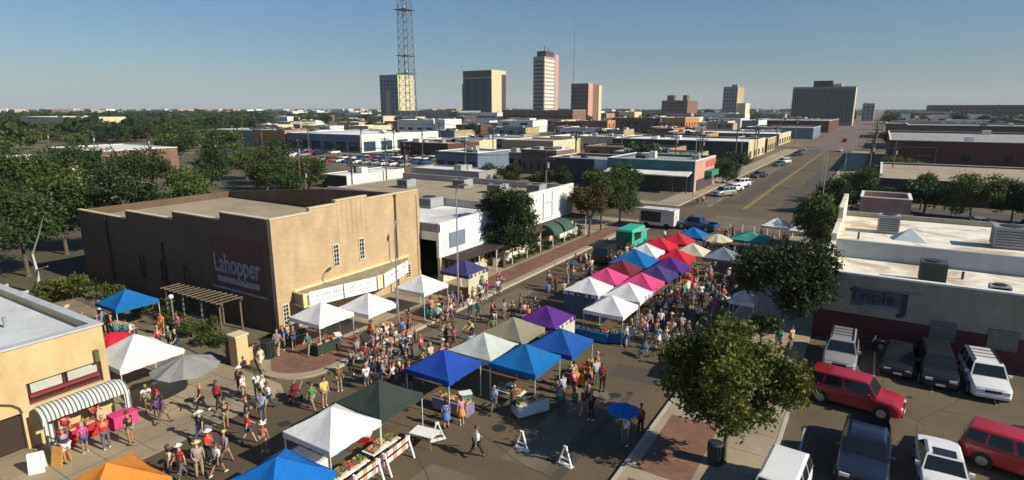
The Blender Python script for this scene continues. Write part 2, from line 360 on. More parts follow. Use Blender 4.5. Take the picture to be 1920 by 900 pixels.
# helper: parts modelled in world coordinates, shifted under their thing
class W:
    def __init__(s, root): s.root = root; s.off = tuple(-c for c in root.location)
    def put(s, mb, name, m, parent=None, smooth=None):
        o = mb.build(name, m, parent or s.root, smooth)
        if parent is None: o.location = s.off
        return o
def zero_off(root):
    """children made in world coordinates directly under a located root"""
    for c in root.children:
        if c.location.length < 1e-6: c.location = -Vector(root.location)
WB = tb
f = MB()
f.prism([(25, -.05), (40.6, -.05), (40.6, 8.75), (37.5, 8.75), (37.5, 8.75), (34.2, 8.75), (34.2, 9.0), (30.9, 9.0), (30.9, 8.75), (28.4, 8.75), (28.4, 8.45), (25, 8.45)], -35.5, -35.2, axis='x')
f.build('front_wall', TANB, tb)
f = MB()
f.prism([(-35.5, -.05), (-35.5, 8.45), (-41, 8.45), (-41, 7.9), (-47.5, 7.9), (-47.5, 7.3), (-55, 7.3), (-55, 6.6), (-64, 6.6), (-64, -.05)], 25.0, 25.3, axis='y')
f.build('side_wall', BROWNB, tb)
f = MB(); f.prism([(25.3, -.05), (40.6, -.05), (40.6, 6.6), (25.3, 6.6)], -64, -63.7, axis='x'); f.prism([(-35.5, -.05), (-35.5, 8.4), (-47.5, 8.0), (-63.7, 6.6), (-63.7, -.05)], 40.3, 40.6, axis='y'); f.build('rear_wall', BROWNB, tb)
f = MB(); f.box(-63.7, -35.5, 25.3, 40.3, 5.2, 5.9); f.build('roof', ROOFT, tb)
f = MB()
for a, c, z in ((25, 28.4, 8.45), (28.4, 30.9, 8.75), (30.9, 34.2, 9.0), (34.2, 40.6, 8.75)): f.box(-35.54, -35.14, a, c, z, z + .09)
for a, c, z in ((-41, -35.54, 8.45), (-47.5, -41, 7.9), (-55, -47.5, 7.3), (-64, -55, 6.6)): f.box(a, c, 24.95, 25.35, z, z + .08)
f.build('coping', COPE, tb)
f = MB()
for y in (31.0, 31.5, 32.0, 32.5, 33.0, 33.5, 34.0): MB().box(-35.2, -35.18, y, y + .22, 6.2, 8.95).build('pilaster_rib', TANB, tb)
for y in (25.0, 40.25): MB().box(-35.2, -35.12, y, y + .35, 0, 8.4).build('pilaster', TANB, tb)
f = MB(); f.tube((-35.1, 37.45, 0.1), (-35.1, 37.45, 8.6), .07); f.tube((-35.1, 37.45, 8.6), (-35.1, 37.45, 8.75), .14); f.build('downpipe', mat('rusty pipe', (.14, .07, .04), .7), tb)
for x, h in ((-58.6, 6.4), (-49.5, 5.2)): MB().tube((x, 24.9, .1), (x, 24.9, h), .08).build('downpipe', MATS['dark painted metal'], tb)
for (a, c, z0, z1) in ((30.35, 30.95, 3.85, 5.65), (33.05, 33.65, 3.85, 5.65), (38.5, 39.2, .9, 2.2)): window(tb, 'x', a, c, z0, z1, -35.2, bars=(1, 4))
window(tb, 'x', 25.4, 25.95, .35, 2.2, -35.2, bars=(1, 5))
for x in (-53.2, -49.9, -46.4): window(tb, 'y', x - .35, x + .35, 1.6, 3.6, 25.0, frame=DARKM, bars=(1, 2), out=-1)
# painted wall sign
f = MB(); f.box(-42.6, -36.3, 24.955, 24.999, 2.7, 6.6); sg = f.build('wall_sign', mat('dull red sign paint', (.12, .05, .045), .9, .2), tb)
SGN = mat('faded sign lettering', (.27, .28, .33), .8, .35, 3)
lt = text_part('Lahopper', 1.75, SGN, sg, (-39.5, 24.95, 4.55), (R(90), 0, 0), bold=.03); lt.scale = (.84, 1.2, 1)
f = MB(); f.box(-42.0, -36.9, 24.93, 24.955, 3.1, 3.55); f.box(-42.8, -36.1, 24.90, 24.98, 2.55, 2.7, 0); f.build('sign_bars', SGN, sg)
# wedge marquee with banners
MTOP = mat('weathered marquee top', (.27, .24, .16), .9, .25, 1.5)
f = MB(); f.prism([(-35.2, 26.5), (-33.9, 26.3), (-32.6, 32.6), (-34.0, 37.5), (-35.2, 38.9)], 1.98, 2.86); f.build('marquee', MTOP, tb)
CRM = mat('cream fascia', (.62, .57, .33), .7, .1)
f = MB()
for p, q in (((-33.9, 26.3), (-32.6, 32.6)), ((-32.6, 32.6), (-34.0, 37.5)), ((-35.2, 26.45), (-33.9, 26.3))): f.bar((p[0], p[1], 2.9), (q[0], q[1], 2.9), .12, .14); f.bar((p[0], p[1], 2.0), (q[0], q[1], 2.0), .1, .1)
f.box(-35.2, -35.05, 26.5, 38.9, 2.88, 3.05)
f.box(-32.72, -32.5, 32.3, 32.9, 1.96, 3.05); f.box(-34.0, -33.8, 26.2, 26.5, 1.96, 3.0)
f.build('marquee_trim', CRM, tb)
BANW = mat('white banner vinyl', (.80, .80, .80), .5, .04)
for (p, q, tx, sz) in (((-33.83, 26.7), (-32.6, 32.2), 'Vintage Township Mercantile', .40), ((-32.55, 33.0), (-33.9, 37.3), 'Mercantile', .62)):
    d = Vector((q[0] - p[0], q[1] - p[1], 0)); nn = Vector((d.y, -d.x, 0)).normalized()
    o1 = Vector((p[0], p[1], 0)) + nn * .07; o2 = Vector((q[0], q[1], 0)) + nn * .07
    f = MB(); f.bar((o1.x, o1.y, 2.50), (o2.x, o2.y, 2.50), .03, 1.12); bo = f.build('banner', BANW, tb)
    c = (o1 + o2) / 2 + nn * .02
    ln = d.length; dn = d.normalized(); pr = MB(); rr = random.Random(3); t = .6      # the banner's print, too small to read: rows of letter-like strokes
    while t < ln - .5:
        if rr.random() < .8:
            for zc, hh in ((2.66, rr.uniform(.14, .3)), (2.28, rr.uniform(.08, .14))):
                q0 = o1 + dn * t + nn * .02; q1 = o1 + dn * (t + rr.uniform(.06, .13)) + nn * .02; pr.bar((q0.x, q0.y, zc), (q1.x, q1.y, zc), .006, hh)
        t += .19
    tag(pr.build('lettering', mat('banner green print', (.30, .38, .34), .6), bo), kind='stuff')
zero_off(tb)

# ---- white single-storey shop row
wr = thing('shop_row', 'white painted shop row with dark flat awning, right of the tan brick building', 'building', (-33, 52, 0))
WP = mat('white painted brick', (.82, .81, .77), .75, .05, .7, kind='brick')
WP2 = mat('white painted panel', (.74, .76, .80), .7, .08, .7, kind='boards')
f = MB(); f.box(-33.3, -33, 40.7, 53.2, 2.6, 5.85); f.build('upper_wall', WP2, wr)
f = MB(); f.prism([(53.2, 2.7), (68.4, 2.7), (68.4, 6.5), (53.2, 6.5)], -33.3, -33, axis='x'); f.box(-33.34, -32.96, 53.2, 68.4, 6.5, 6.58); f.build('upper_wall', WP, wr)
f = MB(); f.box(-62, -33.3, 68.1, 68.4, -.05, 6.3); f.box(-62, -61.7, 40.7, 68.1, -.05, 5.6); f.box(-61.7, -33.3, 53.0, 53.25, 3, 5.9); f.build('side_wall', mat('greyish side wall', (.38, .36, .32), .9, .12), wr)
f = MB(); f.box(-61.7, -33.3, 40.7, 53.0, 4.2, 5.0); f.build('roof', ROOFW, wr)
f = MB(); f.box(-61.7, -33.3, 53.25, 68.1, 4.6, 5.5); f.build('roof', ROOFT, wr)
f = MB(); f.box(-61.7, -33.0, 40.65, 40.9, 5.0, 5.75); f.build('parapet', mat('slate blue coping', (.20, .22, .26), .8), wr)
AWN = mat('dark awning', (.035, .022, .018), .8)
f = MB(); f.box(-33, -30.9, 41, 53.2, 2.42, 2.6); f.box(-33, -30.9, 53.2, 68.2, 2.55, 2.72); f.build('flat_awning', AWN, wr)
f = MB()
for y in [41.3 + 3.0 * k for k in range(10)]: MB().tube((-31.1, y, .13), (-31.1, y, 2.45), .06).build('awning_post', FRAME, wr)
STW = mat('cream lower wall', (.62, .52, .36), .85, .1)
f = MB(); f.box(-33.3, -33, 40.7, 68.4, -.05, .75); 
for y in (40.8, 44.2, 47.4, 50.2, 53.2, 56.2, 59.3, 62, 64.8, 67.9): f.box(-33.3, -32.98, y, y + .55, .75, 2.6)
f.build('lower_wall', STW, wr)
for a, c in ((41.35, 44.2), (44.75, 47.4), (47.95, 50.2), (50.75, 53.2), (53.75, 56.2), (56.75, 59.3), (59.85, 62), (62.55, 64.8), (65.35, 67.9)):
    window(wr, 'x', a, c, .76, 2.55, -33.2, frame=FRAME, bars=(2, 0), fw=.06, name='shop_window')
GRN = mat('green canvas', (.03, .085, .055), .8)
for a, c in ((57.2, 59.4), (59.9, 62.2)):
    f = MB(); pr = [(-33 + 1.5 * math.sin(t), 2.0 + 1.15 * math.cos(t)) for t in [R(k) for k in range(0, 91, 15)]]
    f.prism([(-33, 2.0)] + pr, a, c, axis='y'); ao = f.build('dome_awning', GRN, wr); ao.location.x = 1.6
    ao.location = (-wr.location.x + 1.7, -wr.location.y, 0)
f = MB()
for (a, c, z0, z1) in ((60.2, 60.4, 3.2, 6.3), (62.4, 62.6, 3.2, 6.3), (60.4, 62.4, 5.0, 5.15), (60.4, 62.4, 3.2, 3.3)): f.box(-33, -32.86, a, c, z0, z1)
f.build('wall_trim', mat('pale blue trim', (.55, .6, .66), .7), wr)
f = MB(); f.box(-33, -32.9, 42.2, 44.6, 3.3, 4.7); f.build('wall_panel', mat('blue grey panel', (.16, .2, .27), .6), wr)
for (x, y, s) in ((-40.5, 62, 2.0), (-43, 51.5, 2.3), (-47.5, 64, 2.0), (-36.3, 64.5, 1.9), (-40, 44.5, 1.8), (-52, 48, 1.9), (-54, 60, 1.8)):
    hvac(wr, x, y, 5.5 if y > 53 else 5.0, s, s, 1.15, HVAC if y > 50 else None)
zero_off(wr)
pl = thing('planter_wall', 'long low white planter wall in front of the shop row', 'wall', (-32.2, 55, 0))
f = MB(); f.box(-32.4, -32.1, 48.5, 54.8, 0, .95); f.box(-32.4, -32.1, 63, 68, 0, .9); f.build('wall_face', WP, pl); f = MB(); f.box(-32.44, -32.06, 48.46, 54.84, .95, 1.02); f.box(-32.44, -32.06, 62.96, 68.04, .9, .97); f.build('coping', COPE, pl); zero_off(pl)

# ---- right steakhouse: grey green stucco over a dark red base, white roof
rb = thing('steakhouse', 'long low building with grey-green wall over dark red base and patched white roof', 'restaurant', (-2.4, 45.3, 0))
RS = mat('grey green stucco', (.30, .285, .22), .9, .07, .4)
RD = mat('dark red brick', (.10, .022, .022), .88, .15, .6, kind='brick')
PW = mat('peeling white parapet', (.74, .70, .58), .85, .12, 1.2, kind='patchy', col2=(.45, .40, .30))
ROOFP = mat('patched white roof', (.80, .76, .66), .8, .1, .9, kind='patchy', col2=(.48, .38, .26), fine=5)
f = MB(); f.box(-2.4, 62, 45.34, 45.6, 2.08, 4.86); f.build('wall', RS, rb)
f = MB(); f.box(-2.42, 62, 45.3, 45.6, -.05, 2.08); f.box(-2.6, -2.42, 45.3, 68.5, -.05, 2.0); f.build('wall_base', RD, rb)
f = MB(); f.box(-2.45, 62, 45.27, 45.66, 4.86, 4.98); f.build('coping', WHITE, rb)
f = MB(); f.prism([(45.6, 2.0), (45.6, 4.95), (47.2, 5.0), (47.2, 5.35), (52, 5.35), (52.9, 5.6), (52.9, 6.2), (60, 6.3), (60, 7.3), (68.5, 7.5), (68.5, 2.0)], -2.42, -2.05, axis='x'); f.build('side_parapet', PW, rb)
f = MB(); f.box(-2.05, 62, 45.6, 53.0, 3.6, 4.35); f.build('roof', ROOFP, rb)
f = MB(); f.box(-2.05, 62, 53.0, 53.35, 4.3, 5.75); f.build('parapet', mat('blue grey parapet', (.36, .40, .43), .8, .12), rb)
f = MB(); f.box(-2.05, 62, 53.35, 68.2, 4.4, 5.3); f.build('roof', ROOFP, rb)
f = MB(); f.box(-2.4, 62, 68.2, 68.5, -.05, 5.75); f.build('rear_wall', RS, rb)
# sign painted on stucco
SB = mat('dark navy sign', (.03, .035, .055), .7, .2)
f = MB(); f.box(-.45, 2.6, 45.30, 45.34, 2.75, 4.05); so = f.build('sign', mat('slate sign board', (.085, .095, .12), .8, .2), rb)
text_part('Triple', 1.12, SB, so, (.75, 45.285, 3.45), (R(90), 0, 0), bold=.02)
text_part('J', 1.9, SB, so, (2.65, 45.285, 3.35), (R(90), R(0), 0), bold=.05)
f = MB(); f.box(.3, 2.35, 45.26, 45.30, 2.78, 2.92); f.box(.2, 3.6, 45.262, 45.302, 4.0, 4.1); f.build('sign_swoosh', mat('pale sign band', (.22, .23, .29), .7), so)
GB = mat('glass block', (.17, .21, .19), .25, .3, 5)
for a, c in ((4.2, 5.6), (7.2, 8.7), (12.5, 14.0), (17, 18.5)): window(rb, 'y', a, c, 1.25, 2.5, 45.3, frame=MATS['parapet coping'] if 0 else mat('mortar frame', (.16, .17, .14), .8), glass=GB, bars=(5, 4), fw=.06, out=-1)
hvac(rb, 4.1, 48.0, 4.35, 1.5, 1.5, 1.5, mat('dark green unit', (.05, .075, .06), .6)); hvac(rb, 1.5, 60.5, 5.3, 1.6, 1.5, 1.6); hvac(rb, 9.6, 58.8, 5.3, 2.3, 1.8, 1.7); hvac(rb, 7.7, 47.5, 4.35, 1.1, .9, .5); hvac(rb, 16, 57, 5.3, 1.8, 1.6, 1.2)
f = MB(); i0 = 2.9; f.rings([[(1.9, 57.2, 5.3), (4.2, 57.2, 5.3), (4.2, 59.4, 5.3), (1.9, 59.4, 5.3)], [(3.0, 58.2, 6.2), (3.1, 58.2, 6.2), (3.1, 58.3, 6.2), (3.0, 58.3, 6.2)]]); f.build('skylight', mat('skylight glass', (.5, .58, .6), .3), rb)
f = MB(); f.box(.6, 2.8, 46.3, 46.7, 4.35, 4.52); f.tube((6, 50, 4.3), (6, 50, 4.9), .08); f.tube((-.6, 56, 5.3), (-.6, 56, 5.9), .08); f.build('roof_vent', DARKM, rb)
zero_off(rb)

# ---- low yellow building bottom left
lb = thing('low_building', 'low yellow stucco building with white roof at the left edge', 'building', (-34.5, 13.6, 0))
f = MB()
# street wall with a window band opening and an arched doorway opening
def wall_with_holes(mb, axis_at, th, y0, y1, z0, z1, holes):
    ys = sorted({y0, y1, *[h[0] for h in holes], *[h[1] for h in holes]})
    for a, c in zip(ys[:-1], ys[1:]):
        hs = sorted([(h[2], h[3]) for h in holes if h[0] <= a + 1e-6 and h[1] >= c - 1e-6]); z = z0
        for p, q in hs:
            if p > z: mb.box(axis_at - th, axis_at, a, c, z, p)
            z = q
        if z < z1: mb.box(axis_at - th, axis_at, a, c, z, z1)
wall_with_holes(f, -34.5, .35, -12, 13.6, -.05, 4.65, [(10.1, 13.3, 1.92, 2.95), (7.1, 9.75, -.05, 1.75), (1, 4, -.05, 2.2)])
f.box(-70, -34.85, 13.25, 13.6, -.05, 4.65); f.box(-70, -69.7, -12, 13.25, -.05, 4.6)
f.build('wall', TANS, lb)
f = MB(); f.box(-69.7, -34.85, -12, 13.25, 3.7, 4.3); f.build('roof', mat('pale blue white roof', (.60, .64, .64), .7, .12, .5, kind='patchy', col2=(.52, .55, .55)), lb)
f = MB(); f.box(-34.9, -34.42, -12, 13.65, 4.65, 4.74); f.box(-70, -34.9, 13.2, 13.65, 4.65, 4.74); f.build('coping', mat('blue grey coping', (.45, .48, .5), .7), lb)
f = MB(); f.tube((-39.5, 11.2, 4.3), (-39.5, 11.2, 4.8), .1); f.tube((-44, 8, 4.3), (-44, 8, 4.75), .12); f.build('roof_vent', HVAC, lb)
REDF = mat('red window frame', (.22, .025, .025), .6)
wo = window(lb, 'x', 10.1, 13.3, 1.92, 2.95, -34.8, frame=mat('dark red frame', (.09, .02, .02), .6), glass=GLASS, bars=(1, 0), fw=.12)
for a, c in ((10.3, 11.6), (11.85, 13.15)): MB().box(-34.74, -34.70, a, c, 2.4, 2.85).build('blind', mat('pale blind', (.42, .44, .38), .7), wo)
f = MB(); f.box(-34.76, -34.60, 10.2, 13.2, 2.22, 2.36); f.build('rail', REDF, wo)
f = MB(); f.box(-34.83, -34.75, 7.1, 9.75, 0, 1.75); f.build('door', mat('dark brown door', (.035, .02, .015), .7), lb)
f = MB()
for k in range(9):
    a0 = R(180 * k / 9); a1 = R(180 * (k + 1) / 9)
    f.bar((-34.47, 8.4 + 1.35 * math.cos(a0), 1.75 + .75 * math.sin(a0)), (-34.47, 8.4 + 1.35 * math.cos(a1), 1.75 + .75 * math.sin(a1)), .06, .08)
f.build('arch_trim', mat('brown trim', (.07, .045, .03), .7), lb)
f = MB(); f.box(-34.5, -34.28, 13.0, 13.2, 3.0, 3.55); f.build('wall_lamp', mat('green lamp body', (.10, .11, .04), .5), lb)
f = MB(); f.tube((-34.4, 9.9, .0), (-34.4, 9.9, 1.5), .035); f.build('downpipe', mat('dark red frame', (0, 0, 0)), lb)
zero_off(lb)

lb.location.x += 1.45; lb.location.y -= .45; lb.scale.z = 1.1
# ---- gate pillar and low wall
gp_ = thing('gate_pillar', 'beige stucco gate pillar beside the sidewalk corner', 'pillar', (-33.1, 20.5, 0))
f = MB(); f.box(-.4, .4, -.4, .4, 0, 2.0); f.build('shaft', TANS, gp_); f = MB(); f.box(-.47, .47, -.47, .47, 2.0, 2.12); f.build('cap', COPE, gp_)
f = MB(); f.box(-.9, -.402, -.36, .36, 0, 1.5); f.build('buttress', RD, gp_)
lw = thing('garden_wall', 'low tan stucco wall running from the gate pillar to the tan building', 'wall', (-33.3, 22.8, 0))
f = MB(); f.box(-.14, .14, -1.8, 2.1, 0, .7); f.build('wall_face', TANS, lw); f = MB(); f.box(-.18, .18, -1.83, 2.13, .7, .77); f.build('coping', COPE, lw)
# ================================================================== FARTHER BUILDINGS
FM = {
 'white': mat('far white wall', (.72, .71, .67), .8, .1, .3), 'cream': mat('far cream wall', (.62, .52, .34), .8, .1, .3), 'tan': mat('far tan wall', (.42, .32, .20), .85, .12, .3),
 'brown': mat('far brown brick', (.19, .11, .075), .85, .15, .3), 'red': mat('far red brick', (.13, .045, .03), .85, .2, .12, kind='patchy', col2=(.085, .034, .024)), 'orange': mat('far orange brick', (.46, .22, .08), .85, .12, .3),
 'grey': mat('far grey wall', (.28, .28, .28), .85, .12, .3), 'blue': mat('far blue grey wall', (.14, .19, .26), .7, .12, .3), 'teal': mat('far teal wall', (.035, .12, .13), .75, .15, .3),
 'dkgreen': mat('far dark green wall', (.02, .045, .042), .75, .15, .3), 'dark': mat('far dark wall', (.06, .055, .055), .8, .15, .3), 'pink': mat('far pink wall', (.52, .30, .24), .8, .12, .3),
 'rw': mat('far white roof', (.72, .72, .70), .75, .12, .2), 'rg': mat('far grey roof', (.30, .29, .28), .85, .2, .2), 'rt': mat('far tan roof', (.36, .29, .21), .85, .2, .2), 'rd': mat('far dark roof', (.12, .11, .10), .85, .2, .2),
 'purple': mat('far mauve brick', (.16, .10, .10), .85, .15, .1), 'yellow': mat('far yellow panel', (.60, .56, .36), .8, .1, .3), 'trimw': WHITE, 'trimg': HVAC, 'trimd': DARKM,
}
def far_building(name, label, x1, x0, y0, y1, h, wall, roof='rg', trim='trimw', wy=None, wx=None, side=None, cat='building', units=2, group=None, par=.5, canopy=None):
    """x1 = far (west) end, x0 = end nearest the street, y0 = face towards the camera. wy/wx = (columns, rows, w, h, z first, z step, glass) windows on the two visible faces"""
    xa, xb = min(x1, x0), max(x1, x0); rr = random.Random(int(abs(x0 * 13 + y0 * 7)))
    t = thing(name, label, cat, ((xa + xb) / 2, (y0 + y1) / 2, 0), group=group); ox, oy = t.location.x, t.location.y
    a, b_, c, d = xa - ox, xb - ox, y0 - oy, y1 - oy
    th = .3
    f = MB(); f.box(a, b_, c, c + th, -.1, h); f.box(a, b_, d - th, d, -.1, h); f.box(a, a + th, c + th, d - th, -.1, h)
    f.box(b_ - th, b_, c + th, d - th, -.1, h)
    f.build('wall', FM[wall], t)
    if side: MB().box(b_ + .01, b_ + .06, c + .02, d - .02, 0, h - .05).build('side_wall', FM[side], t)
    MB().box(a + th, b_ - th, c + th, d - th, h - par - .5, h - par).build('roof', FM[roof], t)
    f = MB(); e = .06 + h * .004
    f.box(a - e, b_ + e, c - e, c + th + .05, h, h + .12 + h * .006); f.box(b_ - th - .05, b_ + e, c + th + .05, d - .02, h, h + .12 + h * .006); f.box(a - e, a + th, c + th + .05, d, h, h + .12); f.box(a + th, b_ - th - .05, d - th, d, h, h + .12)
    f.build('parapet_trim', FM[trim], t)
    for face, spec in (('y', wy), ('x', wx)):
        if not spec: continue
        nc, nr, ww, wh, z0, dz, gl = spec
        L0, L1 = (a, b_) if face == 'y' else (c, d); at = c if face == 'y' else b_ + (.06 if side else 0); out = -1 if face == 'y' else 1
        gm = {'g': GLASS, 'b': GLASSB, 'k': FM['dark'], 'w': FM['white'], 'n': FM['teal']}[gl]
        cnt = 0
        for i in range(nc):
            for j in range(nr):
                cc = L0 + (L1 - L0) * (i + .5) / nc; zz = z0 + dz * j; cnt += 1
                m = MB(); lo, hi = sorted((at - out * .05, at + out * .09))
                if face == 'y': m.box(cc - ww / 2, cc + ww / 2, lo, hi, zz, zz + wh)
                else: m.box(lo, hi, cc - ww / 2, cc + ww / 2, zz, zz + wh)
                if nc * nr <= 100: m.build('window', gm, t)
    for k in range(units):
        s = rr.uniform(1.2, 2.4); ux = rr.uniform(a + 2, b_ - 2) if b_ - a > 5 else 0; uy = rr.uniform(c + 2, d - 2) if d - c > 5 else 0
        MB().box(ux - s / 2, ux + s / 2, uy - s / 2, uy + s / 2, h - par - .02, h - par + rr.uniform(.8, 1.5)).build('rooftop_unit', rr.choice([HVAC, FM['white'], FM['dark']]), t)
    return t
def part_box(t, name, m, x0, x1, y0, y1, z0, z1):
    ox, oy, oz = t.location; return MB().box(x0 - ox, x1 - ox, y0 - oy, y1 - oy, z0, z1).build(name, m, t)

# corner block across the intersection (teal)
t = far_building('corner_shops', 'teal walled corner building with wide white awning across the intersection', -47.5, -29.6, 114.3, 131, 6.0, 'teal', 'rg', 'trimw', side='pink', units=4)
MB_ = MB(); MB_.prism([(111.2 - t.location.y, 3.3), (114.3 - t.location.y, 3.9), (114.3 - t.location.y, 4.1), (111.2 - t.location.y, 3.5)], -47 - t.location.x, -30 - t.location.x, axis='x'); MB_.build('awning', FM['white'], t)
f = MB()
for x in range(7): part_box(t, 'awning_post', FM['dark'], -46.5 + x * 2.7, -46.35 + x * 2.7, 111.5, 111.65, .1, 3.4)
part_box(t, 'shopfront', FM['dark'], -47, -30, 114.1, 114.32, .1, 3.2)
part_box(t, 'awning', mat('bright green canvas', (.02, .22, .13), .7), -29.5, -28.1, 122, 128, 2.5, 3.6)
part_box(t, 'sign_panel', mat('pink red sign', (.55, .10, .12), .7), -29.52, -29.4, 123, 130.5, 4.3, 5.6)
part_box(t, 'shopfront', FM['dark'], -29.52, -29.42, 116, 129, .2, 2.3)
t = far_building('shop', 'low dark slate shop with white end panel beside the teal corner building', -62.5, -47.8, 117, 131, 5.3, 'dark', 'rg', 'trimw', units=2)
part_box(t, 'end_panel', FM['white'], -51.5, -47.75, 116.7, 117.1, 1.8, 5.4)
far_building('warehouse', 'long dark green warehouse with white roof edge behind the teal corner building', -80.6, -35, 198, 229, 5.6, 'dkgreen', 'rw', 'trimw', side='cream', units=5, wx=(4, 1, 3, 2, .5, 1, 'k'))
t = far_building('shops', 'row of brown shops with cream fronts on the left of the far street', -87.4, -37.7, 283, 322, 4.9, 'purple', 'rw', 'trimw', side='cream', units=5, wx=(5, 1, 4, 2.3, .5, 1, 'k'))
far_building('shops', 'narrow brown shop with tan front before the row of cream fronts', -47, -35.2, 236, 258, 5.0, 'brown', 'rg', 'trimw', side='tan', units=2, wx=(4, 1, 3, 2.2, .5, 1, 'k'))
far_building('warehouse', 'blue-grey warehouse beside the far street on its left', -64.5, -30.5, 352, 395, 5.8, 'blue', 'rg', 'trimw', units=3)
far_building('warehouse', 'long red-brown brick warehouse with white roof line on the left of the far street', -84, -30.5, 456, 560, 7.6, 'red', 'rg', 'trimw', units=4)
far_building('brick_block', 'brown brick block with bright orange end wall', -163.7, -146, 349, 362, 8.2, 'brown', 'rd', 'trimw', side='orange', wx=(2, 2, 1.6, 1.6, 1.5, 3.2, 'g'), units=2)
far_building('brick_block', 'dark brown brick block left of the orange fronted building', -157, -124, 384, 408, 9.6, 'brown', 'rg', 'trimg', units=3, wy=(7, 2, 1.5, 1.8, 1.6, 3.6, 'g'))
far_building('brick_block', 'orange fronted two-storey building with cream cornice', -119, -104, 372, 404, 10.2, 'orange', 'rt', 'trimw', side='orange', wx=(5, 2, 2, 2.2, 1.2, 3.8, 'g'), wy=(4, 2, 1.4, 2, 1.2, 3.8, 'g'))
far_building('shop', 'small cream building between dark trees near the orange fronted building', -99, -86, 407, 430, 7.6, 'grey', 'rw', 'trimw', side='cream', units=2)
far_building('shop', 'cream end-walled shop left of the red-brown warehouse', -76, -66, 400, 432, 8.4, 'grey', 'rg', 'trimw', side='white', wx=(3, 2, 1.6, 1.6, 1.5, 3, 'g'), units=1)
t = far_building('white_roof_shed', 'low shed with bright white roof behind the tan brick building', -97.9, -90.6, 82.9, 100.5, 2.6, 'dark', 'rw', 'trimw', side='white', units=2, par=.15)
far_building('white_roof_shed', 'long white roofed shed behind the shop row', -88.5, -70, 100, 108, 3.0, 'grey', 'rw', 'trimg', units=2, par=.2)
t = far_building('dealership', 'blue-fronted car dealership with white roof edge', -202, -161, 155, 200, 6.4, 'blue', 'rw', 'trimw', side='white', units=3, wy=(6, 1, 5, 3.2, .6, 1, 'g'), wx=(5, 1, 6, 3.6, .4, 1, 'b'))
far_building('brick_block', 'orange brick building left of the blue-fronted dealership', -224, -203, 155, 166, 7.2, 'orange', 'rt', 'trimg', units=2, wy=(2, 1, 2, 2.4, 1.2, 1, 'g'))
far_building('warehouse', 'grey warehouse left of the orange brick building', -262, -226, 158, 180, 6.6, 'grey', 'rg', 'trimg', units=3)
t = far_building('workshop', 'blue walled workshop with white canopy posts and pale roof', -98.6, -85.2, 121.3, 136, 5.0, 'blue', 'rw', 'trimw', units=3, wy=(4, 1, 2.2, 2.4, .3, 1, 'g'))
far_building('shops', 'row of pale pink and white shopfronts right of the blue workshop', -93, -74, 140, 152, 4.0, 'pink', 'rg', 'trimw', side='white', units=4, wy=(5, 1, 2.4, 2, .3, 1, 'g'))
far_building('warehouse', 'long low grey-teal warehouse with white roof', -148, -119.8, 193, 212, 4.4, 'blue', 'rw', 'trimw', units=5, wy=(7, 1, 2.5, 2, .4, 1, 'g'))
far_building('warehouse', 'cream low warehouse in front of the dark green warehouse', -104, -86, 215, 235, 5.2, 'cream', 'rw', 'trimw', side='white', units=4, wy=(5, 1, 2, 2, .4, 1, 'g'))
far_building('white_block', 'bright white building with dark doorway right of the dealership', -281, -249, 305, 330, 8.4, 'white', 'rw', 'trimw', side='white', units=3, wy=(4, 1, 4, 3, .5, 1, 'k'))
far_building('white_block', 'small bright white block beside the larger white building', -244, -236, 300, 318, 9.0, 'white', 'rw', 'trimw', side='white', units=1)
far_building('office', 'long grey low office with flat roof in front of the tall striped tower', -330, -251, 515, 545, 14.2, 'brown', 'rw', 'trimw', wy=(16, 2, 2.6, 1.8, 3, 4, 'g'), units=4)
far_building('office', 'pale low civic building to the left of the tall striped tower', -430, -398, 700, 760, 15, 'white', 'rw', 'trimw', side='white', wy=(8, 2, 2.4, 2, 3, 5, 'g'), units=3)
far_building('warehouse', 'large slate roofed hall left of the glass tower', -500, -415, 540, 600, 13, 'grey', 'rg', 'trimg', units=4)
far_building('white_block', 'white parking structure in front of the glass tower', -395, -340, 520, 545, 11.5, 'white', 'rw', 'trimw', side='white', wy=(2, 2, 24, 1.4, 2.5, 4, 'g'), units=2)
far_building('school', 'long tan two-storey building among trees at the far left', -490, -412, 168, 200, 10.5, 'cream', 'rt', 'trimw', side='cream', units=3)
far_building('house', 'dark brown brick house with grey-white roof at the left', -180, -153, 66, 84, 6.2, 'brown', 'rw', 'trimw', side='brown', wy=(4, 1, 1.5, 1.8, 2.8, 1, 'w'), units=0, par=.05)
far_building('store', 'low tan building with pale roof among the left trees', -176, -150, 54, 61, 4.9, 'grey', 'rw', 'trimw', side='cream', units=1)
far_building('shed', 'low white roofed shed behind the dark side wall', -128, -103, 44, 52, 3.6, 'grey', 'rw', 'trimw', side='white', units=1, par=.1)
# right of the street
t = far_building('brick_warehouse', 'huge dark red brick warehouse with pale roof line at the right', 2.2, 150, 176, 250, 8.2, 'red', 'rg', 'trimw', units=6)
f = MB(); ox, oy = t.location.x, t.location.y
for x0, x1, z0, z1 in ((3, 12, 6.6, 6.8), (3, 12, 1.8, 2.0), (3, 3.2, 2.0, 6.6), (11.8, 12, 2.0, 6.6), (8.0, 11, 3.0, 3.2), (8, 11, 4.6, 4.8)): f.box(x0 - ox, x1 - ox, 175.8 - oy, 176 - oy, z0, z1)
f.build('painted_frame', mat('mauve paint', (.22, .17, .22), .8), t)
for x in (17, 25, 31, 38, 46): part_box(t, 'window', GLASS, x, x + 1.6, 175.9, 176.1, 3.8, 5.4)
far_building('brick_warehouse', 'low dark building with a brown gravel roof before the red brick warehouse', .8, 90, 122, 158, 4.0, 'dark', 'rt', 'trimw', units=5, par=.3)
far_building('ruin', 'roofless pinkish brick shell behind the steakhouse', -1.4, 4.8, 98.5, 106, 3.4, 'pink', 'rd', 'trimw', units=0, par=2.0)
